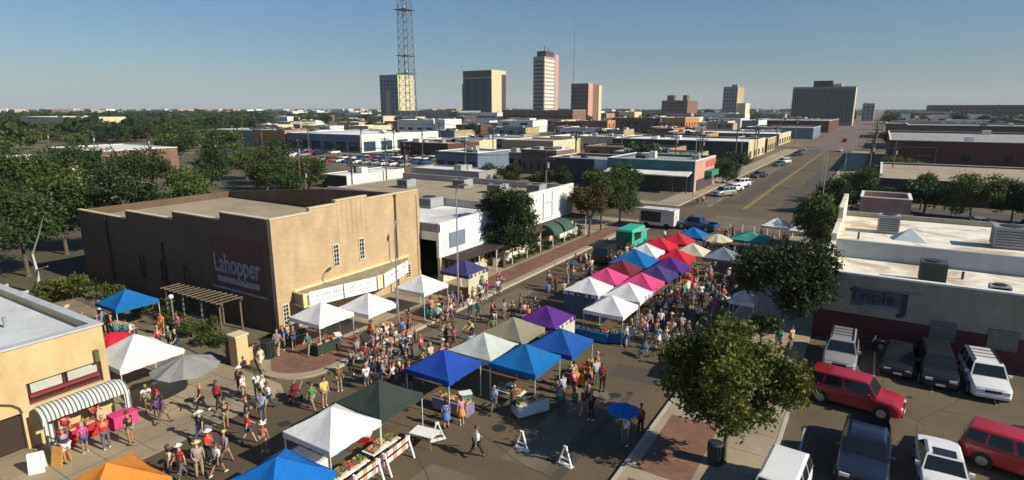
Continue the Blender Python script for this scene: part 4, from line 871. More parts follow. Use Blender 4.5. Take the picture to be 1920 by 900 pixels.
def tent(col, x, y, label, s=3.0, eave=2.1, peak=3.02, rz=0., wall=None, wallcol=None, val=.27, cat='canopy', sy=None):
    t = thing('canopy_tent', label, cat, (x, y, 0.0 if x > -27.4 or x < -33 else .13), rz, 'pop-up canopy tents'); r = random.Random(int(x * 31 + y * 17)); sy = sy or s
    hx, hy = s / 2, sy / 2; M = 6; K4 = 6; v = [(0, 0, peak)]; f = []; cs = [(-1, -1), (1, -1), (1, 1), (-1, 1)]
    for m_ in range(1, M + 1):
        e = m_ / M
        for k in range(4):
            a_, b_ = cs[k], cs[(k + 1) % 4]
            for q in range(K4):
                w_ = q / K4; px = a_[0] + (b_[0] - a_[0]) * w_; py = a_[1] + (b_[1] - a_[1]) * w_; mid = 1 - abs(2 * w_ - 1)
                sag = .075 * math.sin(math.pi * min(e, 1) * .8) * mid; ins = 1 - .03 * mid * e
                v.append((px * e * hx * ins, py * e * hy * ins, eave + (peak - eave) * (1 - e) ** (1.0 + .12 * e) - sag + r.uniform(-.008, .008) * (mid > 0) - .04 * mid * e))
    n4 = 4 * K4
    for k in range(n4): f.append((0, 1 + k, 1 + (k + 1) % n4))
    for m_ in range(M - 1):
        for k in range(n4): i = 1 + m_ * n4; f.append((i + k, i + n4 + k, i + n4 + (k + 1) % n4, i + (k + 1) % n4))
    me = bpy.data.meshes.new('canopy'); me.from_pydata(v, [], f); me.materials.append(CL[col]); me.polygons.foreach_set('use_smooth', [True] * len(f)); me.update(); me.set_sharp_from_angle(angle=R(16))
    c = bpy.data.objects.new('canopy', me); COL.objects.link(c); c.parent = t
    # valance hanging from the eaves, slightly scalloped
    vm = MB()
    for (a, b_) in (((-1, -1), (1, -1)), ((1, -1), (1, 1)), ((1, 1), (-1, 1)), ((-1, 1), (-1, -1))):
        K = 10
        for k in range(K):
            p = [a[0] + (b_[0] - a[0]) * k / K, a[1] + (b_[1] - a[1]) * k / K]; q = [a[0] + (b_[0] - a[0]) * (k + 1) / K, a[1] + (b_[1] - a[1]) * (k + 1) / K]
            dz = .03 * (k % 2); dz2 = .03 * ((k + 1) % 2); zc1 = -.04 * (1 - abs(2 * k / K - 1)); zc2 = -.04 * (1 - abs(2 * (k + 1) / K - 1)); i1 = .75 * zc1; i2 = .75 * zc2
            vm.face([(p[0] * hx * (1.0 + i1), p[1] * hy * (1.0 + i1), eave + zc1 + .004), (q[0] * hx * (1.0 + i2), q[1] * hy * (1.0 + i2), eave + zc2 + .004), (q[0] * hx * (1.008 + i2), q[1] * hy * (1.008 + i2), eave - val - dz2), (p[0] * hx * (1.008 + i1), p[1] * hy * (1.008 + i1), eave - val - dz)])
    vm.build('valance', CL[col], c)
    for sx in (-1, 1):
        for s2 in (-1, 1):
            l = MB(); X = sx * (hx - .05); Y = s2 * (hy - .05); l.box(X - .02, X + .02, Y - .02, Y + .02, 0, eave - .02); l.box(X - .06, X + .06, Y - .06, Y + .06, 0, .012); l.build('leg', LEGM, t)
    fr = MB()
    for sx in (-1, 1):
        fr.tube((sx * (hx - .06), -hy + .08, eave - .08), (sx * (hx - .06), hy - .08, eave - .3), .012, n=4); fr.tube((sx * (hx - .06), -hy + .08, eave - .3), (sx * (hx - .06), hy - .08, eave - .08), .012, n=4)
        fr.tube((-hx + .08, sx * (hy - .06), eave - .08), (hx - .08, sx * (hy - .06), eave - .3), .012, n=4); fr.tube((-hx + .08, sx * (hy - .06), eave - .3), (hx - .08, sx * (hy - .06), eave - .08), .012, n=4)
    fr.tube((0, 0, eave - .35), (0, 0, peak - .06), .02, n=6)
    fr.build('frame', LEGM, t)
    if wall:
        wm = MB(); K = 14; at = {'front': ((-hx + .03, -hy + .02), (hx - .03, -hy + .02)), 'right': ((hx - .02, -hy + .03), (hx - .02, hy - .03)), 'left': ((-hx + .02, -hy + .03), (-hx + .02, hy - .03))}[wall]
        pts = []
        for k in range(K + 1):
            tt = k / K; px = at[0][0] + (at[1][0] - at[0][0]) * tt; py = at[0][1] + (at[1][1] - at[0][1]) * tt; wv = .025 * math.sin(k * 2.2)
            pts.append((px + (wv if wall != 'front' else 0), py + (wv if wall == 'front' else 0)))
        for k in range(K): wm.face([(*pts[k], .12), (*pts[k + 1], .12), (*pts[k + 1], eave), (*pts[k], eave)])
        wm.build('side_wall', CL[wallcol or col], t)
    TENTS.append((x, y, s, label)); return t
TS = [
 ('bright', -18.2, 12.3, 'bright blue canopy tent at the bottom edge, nearest the camera', {}), ('orange', -23.3, 8.7, 'orange canopy tent at the bottom left edge', {}),
 ('white', -19.4, 16.05, 'white canopy tent in front of the dark green one, nearest of the white tents', {}), ('green', -19.5, 19.1, 'dark green canopy tent right behind the nearest white tent', {}),
 ('blue', -19.15, 23.75, 'royal blue canopy tent with purple cloth table beneath it', {}), ('azure', -15.7, 26.8, 'blue canopy tent with white table sticking out at its front corner', {}),
 ('pale', -18.7, 27.0, 'pale grey-white canopy tent between the two nearest blue tents', {}), ('deep', -15.1, 30.0, 'blue canopy tent behind another blue one, next to the taupe tent', {}),
 ('taupe', -18.6, 30.2, 'taupe canopy tent between the pale grey and the purple tents', {}), ('purple', -17.9, 33.3, 'bright purple canopy tent with a cream side panel', {'wall': 'right', 'wallcol': 'cream'}),
 ('white', -15.0, 37.7, 'white canopy tent with blue cloth tables along its front', {}), ('white', -18.3, 41.1, 'white canopy tent with slate side wall in the middle of the market', {'wall': 'front', 'wallcol': 'slate'}),
 ('white', -15.1, 41.3, 'white canopy tent in front of the right pink one', {}), ('pink', -18.2, 44.4, 'left one of two pink canopy tents', {}), ('pink', -15.2, 44.5, 'right one of two pink canopy tents', {}),
 ('maroon', -18.1, 47.5, 'maroon canopy tent behind the left pink tent', {}), ('azure', -18.2, 51.0, 'wide blue canopy tent between the maroon and white tents', {'s': 3.6, 'peak': 3.3}),
 ('navy', -15.0, 47.6, 'dark navy canopy tent behind the right pink tent', {}), ('purple', -14.8, 50.8, 'dull purple canopy tent behind the navy one', {}),
 ('white', -18.5, 55.0, 'white canopy tent behind the wide blue tent', {}), ('red', -15.2, 54.2, 'red canopy tent nearest the camera of the red ones', {}),
 ('red', -18.2, 58.4, 'middle red canopy tent, left of the cream one', {}), ('red', -17.3, 61.7, 'farthest red canopy tent', {}), ('azure', -16.7, 65.6, 'blue canopy tent farthest along the market row', {}),
 ('cream', -14.6, 57.5, 'cream canopy tent between the red and the slate grey tents', {}), ('grey', -11.6, 57.3, 'slate grey canopy tent right of the cream one', {}),
 ('teal', -10.9, 67.4, 'teal canopy tent at the far end on the right', {'s': 3.6, 'peak': 2.8}), ('white', -7.4, 45.4, 'small white canopy tent under the large dark corner tree', {'s': 1.8, 'eave': 1.9, 'peak': 2.6}),
 ('maroon', -8.9, 56.5, 'dark maroon canopy tent in the tree shade', {}), ('white', -9.6, 77.0, 'white topped tent by the intersection, left of its pair', {}), ('white', -6.6, 75.4, 'white topped tent by the intersection, right of its pair', {'s': 2.6}),
 ('blue', -6.0, 34.2, 'dark blue canopy tent hidden behind the foreground street tree', {'s': 2.6}),
 ('white', -31.1, 25.5, 'white canopy tent nearest the corner under the banner marquee', {}), ('white', -29.8, 28.6, 'white canopy tent overlapping the banner marquee, right of its neighbour', {}),
 ('white', -29.7, 34.3, 'white canopy tent alone on the brick sidewalk before the marquee end', {}), ('navy', -29.6, 39.9, 'navy canopy tent on the brick sidewalk before the shop row', {'wall': 'right', 'wallcol': 'cream'}),
 ('azure', -46.0, 20.2, 'blue canopy tent in the garden beside the dark side wall', {}), ('white', -35.3, 15.6, 'large white canopy tent behind the low yellow building', {'s': 3.5, 'eave': 2.15, 'peak': 3.3}),
]
for c, x, y, l, kw in TS: tent(c, x, y, l, **kw)
# white canopies with soft shoulders of the street end (food stand awning)
def umbrella(col, x, y, r_, h, label, n=8, z=0., name='parasol'):
    t = thing(name, label, 'umbrella', (x, y, z), 0.2); v = [(0, 0, h + .55 * r_ / 1.5)]; f = []
    M = 4
    for a in range(1, M + 1):
        for k in range(n * 2):
            th = math.pi * k / n; q = a / M; sag = .0 if k % 2 == 0 else .07 * r_ * q
            v.append((r_ * q * math.cos(th) * (1 if k % 2 == 0 else .955), r_ * q * math.sin(th) * (1 if k % 2 == 0 else .955), h + .55 * r_ / 1.5 * (1 - q ** 1.3) - sag))
    for k in range(2 * n): f.append((0, 1 + k, 1 + (k + 1) % (2 * n)))
    for a in range(M - 1):
        for k in range(2 * n): i = 1 + a * 2 * n; f.append((i + k, i + 2 * n + k, i + 2 * n + (k + 1) % (2 * n), i + (k + 1) % (2 * n)))
    me = bpy.data.meshes.new('canopy'); me.from_pydata(v, [], f); me.materials.append(CL[col]); me.update(); c = bpy.data.objects.new('canopy', me); COL.objects.link(c); c.parent = t
    MB().tube((0, 0, 0), (0, 0, h + .6 * r_ / 1.5), .022, n=8).build('pole', STEEL, t)
    rb_ = MB()
    for k in range(n):
        th = 2 * math.pi * k / n; rb_.tube((0, 0, h - .1), (r_ * .55 * math.cos(th), r_ * .55 * math.sin(th), h + .2), .008, n=4)
    rb_.build('ribs', STEEL, t)
    b_ = MB(); b_.tube((0, 0, 0), (0, 0, .09), .28, .24, 14); b_.build('base', DARKM, t); TENTS.append((x, y, r_, label)); return t
umbrella('umb', -31.2, 16.1, 1.75, 2.05, 'grey patio umbrella beside the low yellow building', 8)
umbrella('red', -38.9, 15.9, 1.4, 2.0, 'red patio umbrella behind the low yellow building roof corner', 8)
umbrella('cream', -13.7, 64.3, 1.6, 2.2, 'flat cream market umbrella near the far end', 8)
umbrella('bright', -9.0, 24.7, .8, 1.85, 'small blue umbrella in the tree shade at the right kerb', 8)
# striped dome awning tent against the yellow building
sa = thing('striped_awning', 'grey and white striped barrel awning in front of the yellow building', 'awning', (-33.1, 11.5, .02))
STR = mat('striped awning canvas', (.62, .66, .64), .8, .04, kind='stripe', col2=(.10, .13, .13), trans=.15)
v = []; f = []; prof = [(-33.04, 1.98), (-32.8, 2.12), (-32.5, 2.2), (-32.2, 2.17), (-31.95, 2.02), (-31.8, 1.82), (-31.74, 1.6), (-31.72, 1.4)]
NY = 18
for j in range(NY + 1):
    y = 9.6 + 3.8 * j / NY; e = max(0, abs(2 * j / NY - 1) - .82) / .18
    for (x, z) in prof: v.append((x + 33.1, y - 11.5, z - .10 * e ** 2 - .02 + (.02 * math.sin(j * 1.9) if z < 1.7 else 0)))
P_ = len(prof)
for j in range(NY):
    for i in range(P_ - 1):
        a = j * P_ + i
        if i == P_ - 2 and 1 <= j <= NY - 2: continue
        f.append((a, a + 1, a + P_ + 1, a + P_))
me = bpy.data.meshes.new('canopy'); me.from_pydata(v, [], f); me.materials.append(STR); me.polygons.foreach_set('use_smooth', [True] * len(f)); me.update()
c = bpy.data.objects.new('canopy', me); COL.objects.link(c); c.parent = sa
b = MB(); b.face([(1.38, -1.9, 1.45), (1.40, -1.9, .05), (1.40, -1.5, .05), (1.38, -1.5, 1.45)]); b.build('leg_cover', STR, sa); b = MB(); b.face([(1.38, 1.9, 1.45), (1.40, 1.9, .05), (1.40, 1.62, .05), (1.38, 1.62, 1.45)]); b.build('leg_cover', STR, sa)
for yy in (-1.88, 1.88): MB().tube((1.34, yy, 0), (1.34, yy, 1.7), .03).build('leg', LEGM, sa)
TENTS.append((-33.1, 11.5, 3.4, 'grey and white striped awning'))

# ================================================================== TABLES, GOODS, BARRICADES
WOODL = mat('pale plank', (.42, .30, .17), .8, .15, 3); PROD = {'tomato': mat('tomatoes', (.50, .04, .02), .5, .3, 25), 'greens': mat('leafy greens', (.07, .20, .03), .7, .4, 25), 'melon': mat('yellow melons', (.62, .42, .06), .6, .3, 20), 'peach': mat('peaches', (.62, .25, .09), .6, .3, 25), 'bread': mat('bread loaves', (.40, .22, .09), .8, .3, 20), 'jar': mat('jars', (.30, .12, .05), .2, .3, 20)}
NT = [0]
def table(x, y, rz, cl, label, L_=1.8, D_=.75, goods=None, z=0., gl=None):
    t = thing('market_table', label, 'table', (x, y, z), rz, 'market stall tables')
    MB().box(-L_ / 2, L_ / 2, -D_ / 2, D_ / 2, .70, .735).build('tabletop', WHITE, t)
    for sx in (-1, 1):
        for sy in (-1, 1): MB().tube((sx * (L_ / 2 - .12), sy * (D_ / 2 - .1), 0), (sx * (L_ / 2 - .18), sy * (D_ / 2 - .1), .70), .015, n=6).build('leg', STEEL, t)
    if cl:
        cm = MB(); K = 12; e = .02
        cm.face([(-L_ / 2 - e, -D_ / 2 - e, .742), (L_ / 2 + e, -D_ / 2 - e, .742), (L_ / 2 + e, D_ / 2 + e, .742), (-L_ / 2 - e, D_ / 2 + e, .742)])
        for (a, b_) in (((-1, -1), (1, -1)), ((1, -1), (1, 1)), ((1, 1), (-1, 1)), ((-1, 1), (-1, -1))):
            for k in range(K):
                p = [a[i] + (b_[i] - a[i]) * k / K for i in (0, 1)]; q = [a[i] + (b_[i] - a[i]) * (k + 1) / K for i in (0, 1)]; w1 = 1 + .03 * (k % 2); w2 = 1 + .03 * ((k + 1) % 2)
                cm.face([(p[0] * (L_ / 2 + e), p[1] * (D_ / 2 + e), .742), (q[0] * (L_ / 2 + e), q[1] * (D_ / 2 + e), .742), (q[0] * (L_ / 2 + e) * w2, q[1] * (D_ / 2 + e) * w2, .12), (p[0] * (L_ / 2 + e) * w1, p[1] * (D_ / 2 + e) * w1, .12)])
        cm.build('tablecloth', CL[cl], t)
    if goods:
        r = random.Random(int(x * 7 + y * 3)); M_ = Matrix.Rotation(rz, 3, 'Z'); n = max(2, int(L_ / .55))
        for k in range(n):
            px = -L_ / 2 + (k + .5) * L_ / n; gk = r.choice(goods); p = M_ @ Vector((px, r.uniform(-.08, .08), 0))
            bt = thing('produce_box', ('shallow wooden box of %s on ' % {'tomato': 'red tomatoes', 'greens': 'leafy greens', 'melon': 'yellow melons', 'peach': 'peaches', 'bread': 'bread loaves', 'jar': 'brown jars'}[gk]) + (gl or 'a market table'), 'box', (x + p.x, y + p.y, z + .75), rz + r.uniform(-.1, .1), 'boxes of produce on the market tables')
            bw = min(.2, L_ / n * .42)
            MB().box(-bw, bw, -.26, .26, 0, .02).box(-bw, -bw + .015, -.26, .26, .02, .12).box(bw - .015, bw, -.26, .26, .02, .12).box(-bw, bw, -.26, -.245, .02, .12).box(-bw, bw, .245, .26, .02, .12).build('crate', WOODL, bt)
            pm = MB()
            for q in range(14): pm.sphere((r.uniform(-bw + .05, bw - .05), r.uniform(-.21, .21), .08 + r.uniform(0, .06)), r.uniform(.035, .055), nu=6, nv=4)
            pm.build('produce', PROD[gk], bt)
    return t
G3 = ['tomato', 'greens', 'melon', 'peach']
table(-17.9, 22.9, 0, 'lilac', 'purple clothed table under the royal blue tent', 2.2, goods=['jar', 'bread'], gl='the purple clothed table')
table(-14.3, 25.0, R(60), 'white', 'white clothed table at the front corner of the blue tent', 1.8, goods=['jar', 'greens'], gl='the white corner table')
table(-15.9, 25.4, 0, None, 'bare folding table under the blue tent beside the white one', 1.8, goods=['bread', 'peach'], gl='the bare folding table')
table(-15.6, 36.2, 0, 'azure', 'blue clothed table at the left front of the white tent', 2.2, goods=['jar', 'tomato', 'greens'], gl='the left blue clothed table')
table(-13.9, 36.6, R(18), 'azure', 'blue clothed table at the right front of the white tent', 1.4, goods=['jar'], gl='the right blue clothed table')
table(-18.0, 15.4, R(90), None, 'long table of vegetables along the nearest white tent', 2.2, goods=['greens', 'tomato'], gl='the vegetable table of the nearest white tent')
table(-18.1, 17.7, R(90), None, 'second produce table between the white and dark green tents', 1.8, goods=['melon', 'peach', 'greens'], gl='the second produce table')
table(-20.3, 15.2, 0, 'white', 'white clothed table inside the nearest white tent', 1.9, goods=None)
table(-17.1, 19.6, R(8), None, 'white folding table beside the dark green tent', 1.3, .8)
table(-29.9, 24.6, R(90), 'green', 'green clothed table under the corner white tent', 1.8, goods=['bread', 'jar'], z=.13, gl='the green clothed table')
table(-28.6, 28.2, R(90), 'cream', 'cream clothed table under the marquee white tent', 2.4, goods=G3, z=.13, gl='the cream clothed table')
table(-28.6, 34.2, R(90), 'teal', 'teal clothed table under the lone white tent', 2.0, goods=G3, z=.13, gl='the teal clothed table')
table(-45.2, 19.2, R(5), 'white', 'white table under the garden blue tent', 1.8, goods=['bread'], gl='the garden table')
table(-31.9, 11.0, R(90), 'red', 'red clothed stall table under the striped awning', 1.6, goods=['jar', 'bread'], z=.02, gl='the striped awning stall')
table(-31.5, 12.8, R(90), 'pink', 'pink patterned clothed table at the right end of the striped awning', 1.1, z=.02)
for i, (x, y, c) in enumerate([(-13.8, 41.3, 'cream'), (-13.9, 44.5, 'teal'), (-13.6, 47.8, 'maroon'), (-13.5, 50.8, 'white'), (-13.8, 54.2, 'red'), (-19.8, 44.4, 'white'), (-19.8, 47.5, 'green'), (-20.2, 51, 'blue'), (-20.1, 55, 'white'), (-20.6, 27.0, 'cream'), (-20.2, 30.2, 'green'), (-19.5, 33.3, 'maroon'), (-13.5, 30.3, 'orange')]):
    table(x, y, R(90), c, '%s clothed table at the edge of the tent row' % {'teal': 'teal', 'cream': 'cream', 'maroon': 'maroon', 'white': 'white', 'red': 'red', 'green': 'dark green', 'blue': 'royal blue', 'orange': 'orange'}[c], 2.2, goods=G3, gl='the %s clothed tent row table' % c)
def cooler(x, y, rz, m, label, z=.004):
    t = thing('cooler', label, 'cooler', (x, y, z), R(rz), 'picnic coolers at the stalls'); MB().box(-.34, .34, -.2, .2, 0, .34).build('tub', m, t); MB().box(-.36, .36, -.22, .22, .34, .42).build('lid', WHITE, t); MB().box(-.39, -.36, -.08, .08, .2, .26).build('handle', WHITE, t)
cm_ = [CL['azure'], CL['red'], CL['teal']]
for i, (x, y, w_) in enumerate([(-20.4, 16.9, 'in the nearest white tent'), (-19.9, 18.3, 'at the front of the dark green tent'), (-18.2, 24.4, 'under the royal blue tent'), (-16.6, 26.4, 'under the front blue tent'), (-14.4, 30.6, 'under the rear blue tent'), (-17.2, 36.9, 'left of the blue clothed tables'), (-30.8, 26.5, 'under the corner white tent'), (-29.2, 35.4, 'under the lone sidewalk tent')]):
    cooler(x, y, 25 * i, cm_[i % 3], '%s cooler with white lid %s' % (['blue', 'red', 'teal'][i % 3], w_), z=.138 if x < -27.5 else .004)
def stroller(x, y, rz, m, label):
    t = thing('stroller', label, 'stroller', (x, y, .004), R(rz))
    for (wx, wy) in ((-.25, -.3), (.25, -.3), (0, .42)): MB().tube((wx - .02, wy, .13), (wx + .02, wy, .13), .13, n=12).build('wheel', DARKM, t)
    f = MB(); f.tube((-.25, -.3, .13), (-.24, .1, .6), .015); f.tube((.25, -.3, .13), (.24, .1, .6), .015); f.tube((0, .42, .13), (-.24, -.1, .55), .015); f.tube((0, .42, .13), (.24, -.1, .55), .015); f.tube((-.24, .0, .5), (-.22, -.55, 1.02), .015); f.tube((.24, 0, .5), (.22, -.55, 1.02), .015); f.tube((-.22, -.55, 1.02), (.22, -.55, 1.02), .018); f.build('frame', STEEL, t)
    f = MB(); f.rings([[(-.2, -.2, .45), (.2, -.2, .45), (.2, .35, .38), (-.2, .35, .38)], [(-.22, -.25, .75), (.22, -.25, .75), (.2, .35, .48), (-.2, .35, .48)]]); f.build('seat', m, t)
    f = MB(); f.sphere((0, -.12, .72), .24, .3, .26, 10, 5, 0, 0, .5); f.build('hood', m, t)
stroller(-21.4, 21.8, 40, CL['navy'], 'navy pushchair at the edge of the central crowd'); stroller(-26.2, 19.2, 200, CL['maroon'], 'maroon pushchair on the concrete apron'); stroller(-11.6, 35.2, 160, CL['slate'], 'dark pushchair in the sunny open patch'); stroller(-22.8, 38.6, 10, CL['teal'], 'teal pushchair near the left side of the tent row')
ORG = mat('barricade orange', (.75, .30, .16), .6, .15, 6)
def aframe_parts(t, y0, w=.75, h=1.05):
    f = MB()
    f.bar((-w / 2, y0, 0), (-.03, y0, h), .09, .05); f.bar((w / 2, y0, 0), (.03, y0, h), .09, .05); f.bar((-w * .32, y0, h * .32), (w * .32, y0, h * .32), .08, .04); f.box(-.09, .09, y0 - .05, y0 + .05, h - .1, h)
    return f.build('a_frame', WHITE, t)
def aframe(x, y, rz, label):
    t = thing('barricade_stand', label, 'barricade', (x, y, 0), rz, 'white A-frame barricade stands'); f = MB(); aframe_parts(t, 0, .72, .95)
    MB().box(-.42, .42, -.12, .12, 0, .03).build('foot', WHITE, t); return t
aframe(-10.6, 21.75, R(-8), 'white A-frame barricade stand, rightmost of the three standing in the open street')
aframe(-12.95, 21.8, R(-5), 'white A-frame barricade stand, middle one of the three standing in the open street')
aframe(-16.9, 20.3, R(60), 'white A-frame barricade stand seen edge-on, nearest the dark green tent')
for i, (y, L_) in enumerate(((13.2, 1.5), (14.9, 1.6), (16.7, 1.9))):
    t = thing('barricade', ['barricade with orange rail, nearest the camera in its line', 'middle barricade of the line with orange rails by the white tent', 'farthest barricade of the line with orange rails, by the dark green tent'][i], 'barricade', (-16.95 - .1 * i, y + L_ / 2, 0), R(3 * i - 2), 'orange railed barricades')
    aframe_parts(t, -L_ / 2 + .12); aframe_parts(t, L_ / 2 - .12)
    for z in (.95, .6):
        f = MB(); K = 6
        for k in range(K): f.box(.03 + .0, .06, -L_ / 2 + L_ * k / K, -L_ / 2 + L_ * (k + 1) / K, z - .12, z + .10, k % 2)
        f.build('rail', [ORG, WHITE], t)
def bin_(x, y, z, label, r_=.3, h=.95, m=None):
    t = thing('trash_bin', label, 'trash bin', (x, y, z)); f = MB(); f.tube((0, 0, 0), (0, 0, h), r_ * .9, r_, 16); f.build('drum', m or mat('dark green bin', (.018, .03, .028), .5), t)
    sl = MB()
    for k in range(16): a = 2 * math.pi * k / 16; sl.bar((r_ * 1.02 * math.cos(a), r_ * 1.02 * math.sin(a), .05), (r_ * 1.05 * math.cos(a), r_ * 1.05 * math.sin(a), h - .03), .04, .015)
    sl.build('slats', DARKM, t); MB().tube((0, 0, h), (0, 0, h + .06), r_ * 1.1, r_ * .8, 16).build('lid', DARKM, t); return t
bin_(-4.75, 25.3, .13, 'black slatted trash bin at the foot of the foreground street tree', .33, 1.0)
bin_(-32.3, 22.0, .13, 'dark green trash bin near the gate pillar', .42, 1.1)
def bench(x, y, z, rz, label):
    t = thing('bench', label, 'bench', (x, y, z), rz); m = mat('teal green paint', (.02, .09, .085), .6)
    MB().box(-.9, .9, -.2, .2, .42, .47).build('seat', m, t); MB().box(-.9, .9, .2, .25, .55, .95).build('backrest', m, t)
    for s in (-.75, .75): MB().box(s - .04, s + .04, -.2, .24, 0, .42).build('leg', m, t)
bench(-32.6, 24.3, .13, R(75), 'dark teal bench against the corner of the tan brick building')
def sign_board(x, y, rz, m, label):
    t = thing('sandwich_board', label, 'sign', (x, y, .02), rz); f = MB(); f.bar((-.02, -.25, .0), (-.02, -.05, .9), .6, .03); f.build('panel', m, t); f = MB(); f.bar((-.02, .25, .0), (-.02, .05, .9), .6, .03); f.build('panel', m, t)
sign_board(-30.6, 8.8, R(60), WHITE, 'white sandwich board standing before the yellow building')
sign_board(-30.35, 9.6, R(20), mat('orange board', (.62, .34, .08), .7), 'orange sandwich board at the foot of the striped awning')
# pergola of bare poles and lamp in the garden
pg = thing('pergola', 'weathered timber pergola along the dark side wall', 'pergola', (-42, 23.6, .05))
f = MB()
for x in (-3.5, -1.2, 1.2, 3.5):
    for y in (-.9, .7): MB().box(x - .06, x + .06, y - .06, y + .06, 0, 2.3).build('post', WOOD, pg)
f = MB()
for y in (-.9, .7): f.box(-3.8, 3.8, y - .05, y + .05, 2.3, 2.42)
for k in range(13): f.box(-3.7 + k * .6, -3.64 + k * .6, -1.15, .95, 2.42, 2.5)
f.build('rafters', WOOD, pg)
gl_ = thing('garden_lamp', 'small white globe lamp post in the garden', 'lamp', (-42.6, 21.6, .05)); MB().tube((0, 0, 0), (0, 0, 2.4), .05).build('post', STEEL, gl_); MB().sphere((0, 0, 2.55), .18).build('globe', WHITE, gl_)
bt = thing('bare_tree', 'bare pale forked dead tree in front of the left tree mass', 'tree', (-61.5, 20.2, 0))
MB().path([(0, 0, 0), (.1, 0, 2.2), (-.2, 0, 3.6)], [.16, .12, .08], 7).path([(-.2, 0, 3.6), (1.2, .2, 5.4), (2.6, .3, 7.2)], [.08, .05, .02], 6).path([(.1, 0, 2.2), (2.2, .1, 2.8)], [.08, .04], 6).path([(0, 0, 2.), (-1.0, 0, 4.0)], [.08, .03], 6).build('branches', mat('bleached wood', (.48, .45, .40), .9), bt)
rrk = random.Random(6)
for k in range(22):
    s = rrk.uniform(.18, .42); b_ = MB(); b_.sphere((0, 0, s * .3), s, s * rrk.uniform(.7, 1.1), s * .6, 7, 5)
    o = b_.build('garden_rock', mat('pale rock', (.44, .36, .30), .9, .2), None, 40, (rrk.uniform(-70, -54), rrk.uniform(17.8, 19.8), .02)); o.rotation_euler = (rrk.random(), rrk.random(), rrk.random() * 6)
    tag(o, 'pale pinkish rock in the rubble at the left edge', 'rock', 'rocks in the rubble at the left edge')

# ================================================================== VEHICLES
def paint(name, c, met=.0): 
    m = mat('paint ' + name, c, .32, .04, .6, met); m.node_tree.nodes['Principled BSDF'].inputs['Coat Weight'].default_value = .5; return m
PT = {'red': paint('dark red', (.33, .012, .025)), 'navy': paint('dark navy', (.012, .018, .04)), 'white': paint('car white', (.74, .75, .76)), 'silver': paint('silver', (.36, .37, .37), .3), 'black': paint('black', (.012, .012, .013)), 'bred': paint('bright red', (.40, .015, .02)), 'gold': paint('tan metallic', (.32, .27, .18), .2), 'blue': paint('car blue', (.03, .07, .2)), 'grn': paint('car green', (.02, .08, .05)), 'grey': paint('car grey', (.13, .14, .15), .2)}
TYRE = mat('tyre rubber', (.018, .018, .018), .85, .1); RIM = mat('alloy rim', (.45, .45, .46), .3, .05, 2, .7); LIGHTM = mat('headlight lens', (.72, .74, .76), .12, .03); TAIL = mat('tail light lens', (.35, .01, .01), .2, .05); CHROME = mat('chrome', (.55, .55, .56), .2, .03, 1, .9)
TRIM = mat('black trim', (.015, .015, .016), .6, .05)
CARGLASS = mat('car glass', (.018, .022, .028), .06, .05)
SPEC = {  # length, width, stations of lower body (y fraction from front 0..1, top z), belt z, greenhouse (y0 base, y0 top, y1 top, y1 base), roof z, wheel r, ground clearance
 'sedan': dict(L=4.6, W=1.78, H=1.42, belt=.90, prof=[(0, .55), (.02, .68), (.10, .78), (.27, .88), (.32, .92), (.80, .93), (.86, .93), (.97, .90), (1, .70)], gh=(.27, .40, .68, .84), wr=.32, gc=.20),
 'suv': dict(L=4.75, W=1.88, H=1.78, belt=1.12, prof=[(0, .62), (.02, .84), (.08, .96), (.24, 1.06), (.28, 1.12), (.95, 1.14), (.985, 1.08), (1, .75)], gh=(.245, .345, .93, .985), wr=.37, gc=.26),
 'pickup': dict(L=5.6, W=1.98, H=1.88, belt=1.18, prof=[(0, .70), (.015, .98), (.07, 1.06), (.24, 1.14), (.27, 1.18), (.985, 1.16), (1, .8)], gh=(.25, .335, .60, .645), wr=.41, gc=.30)}
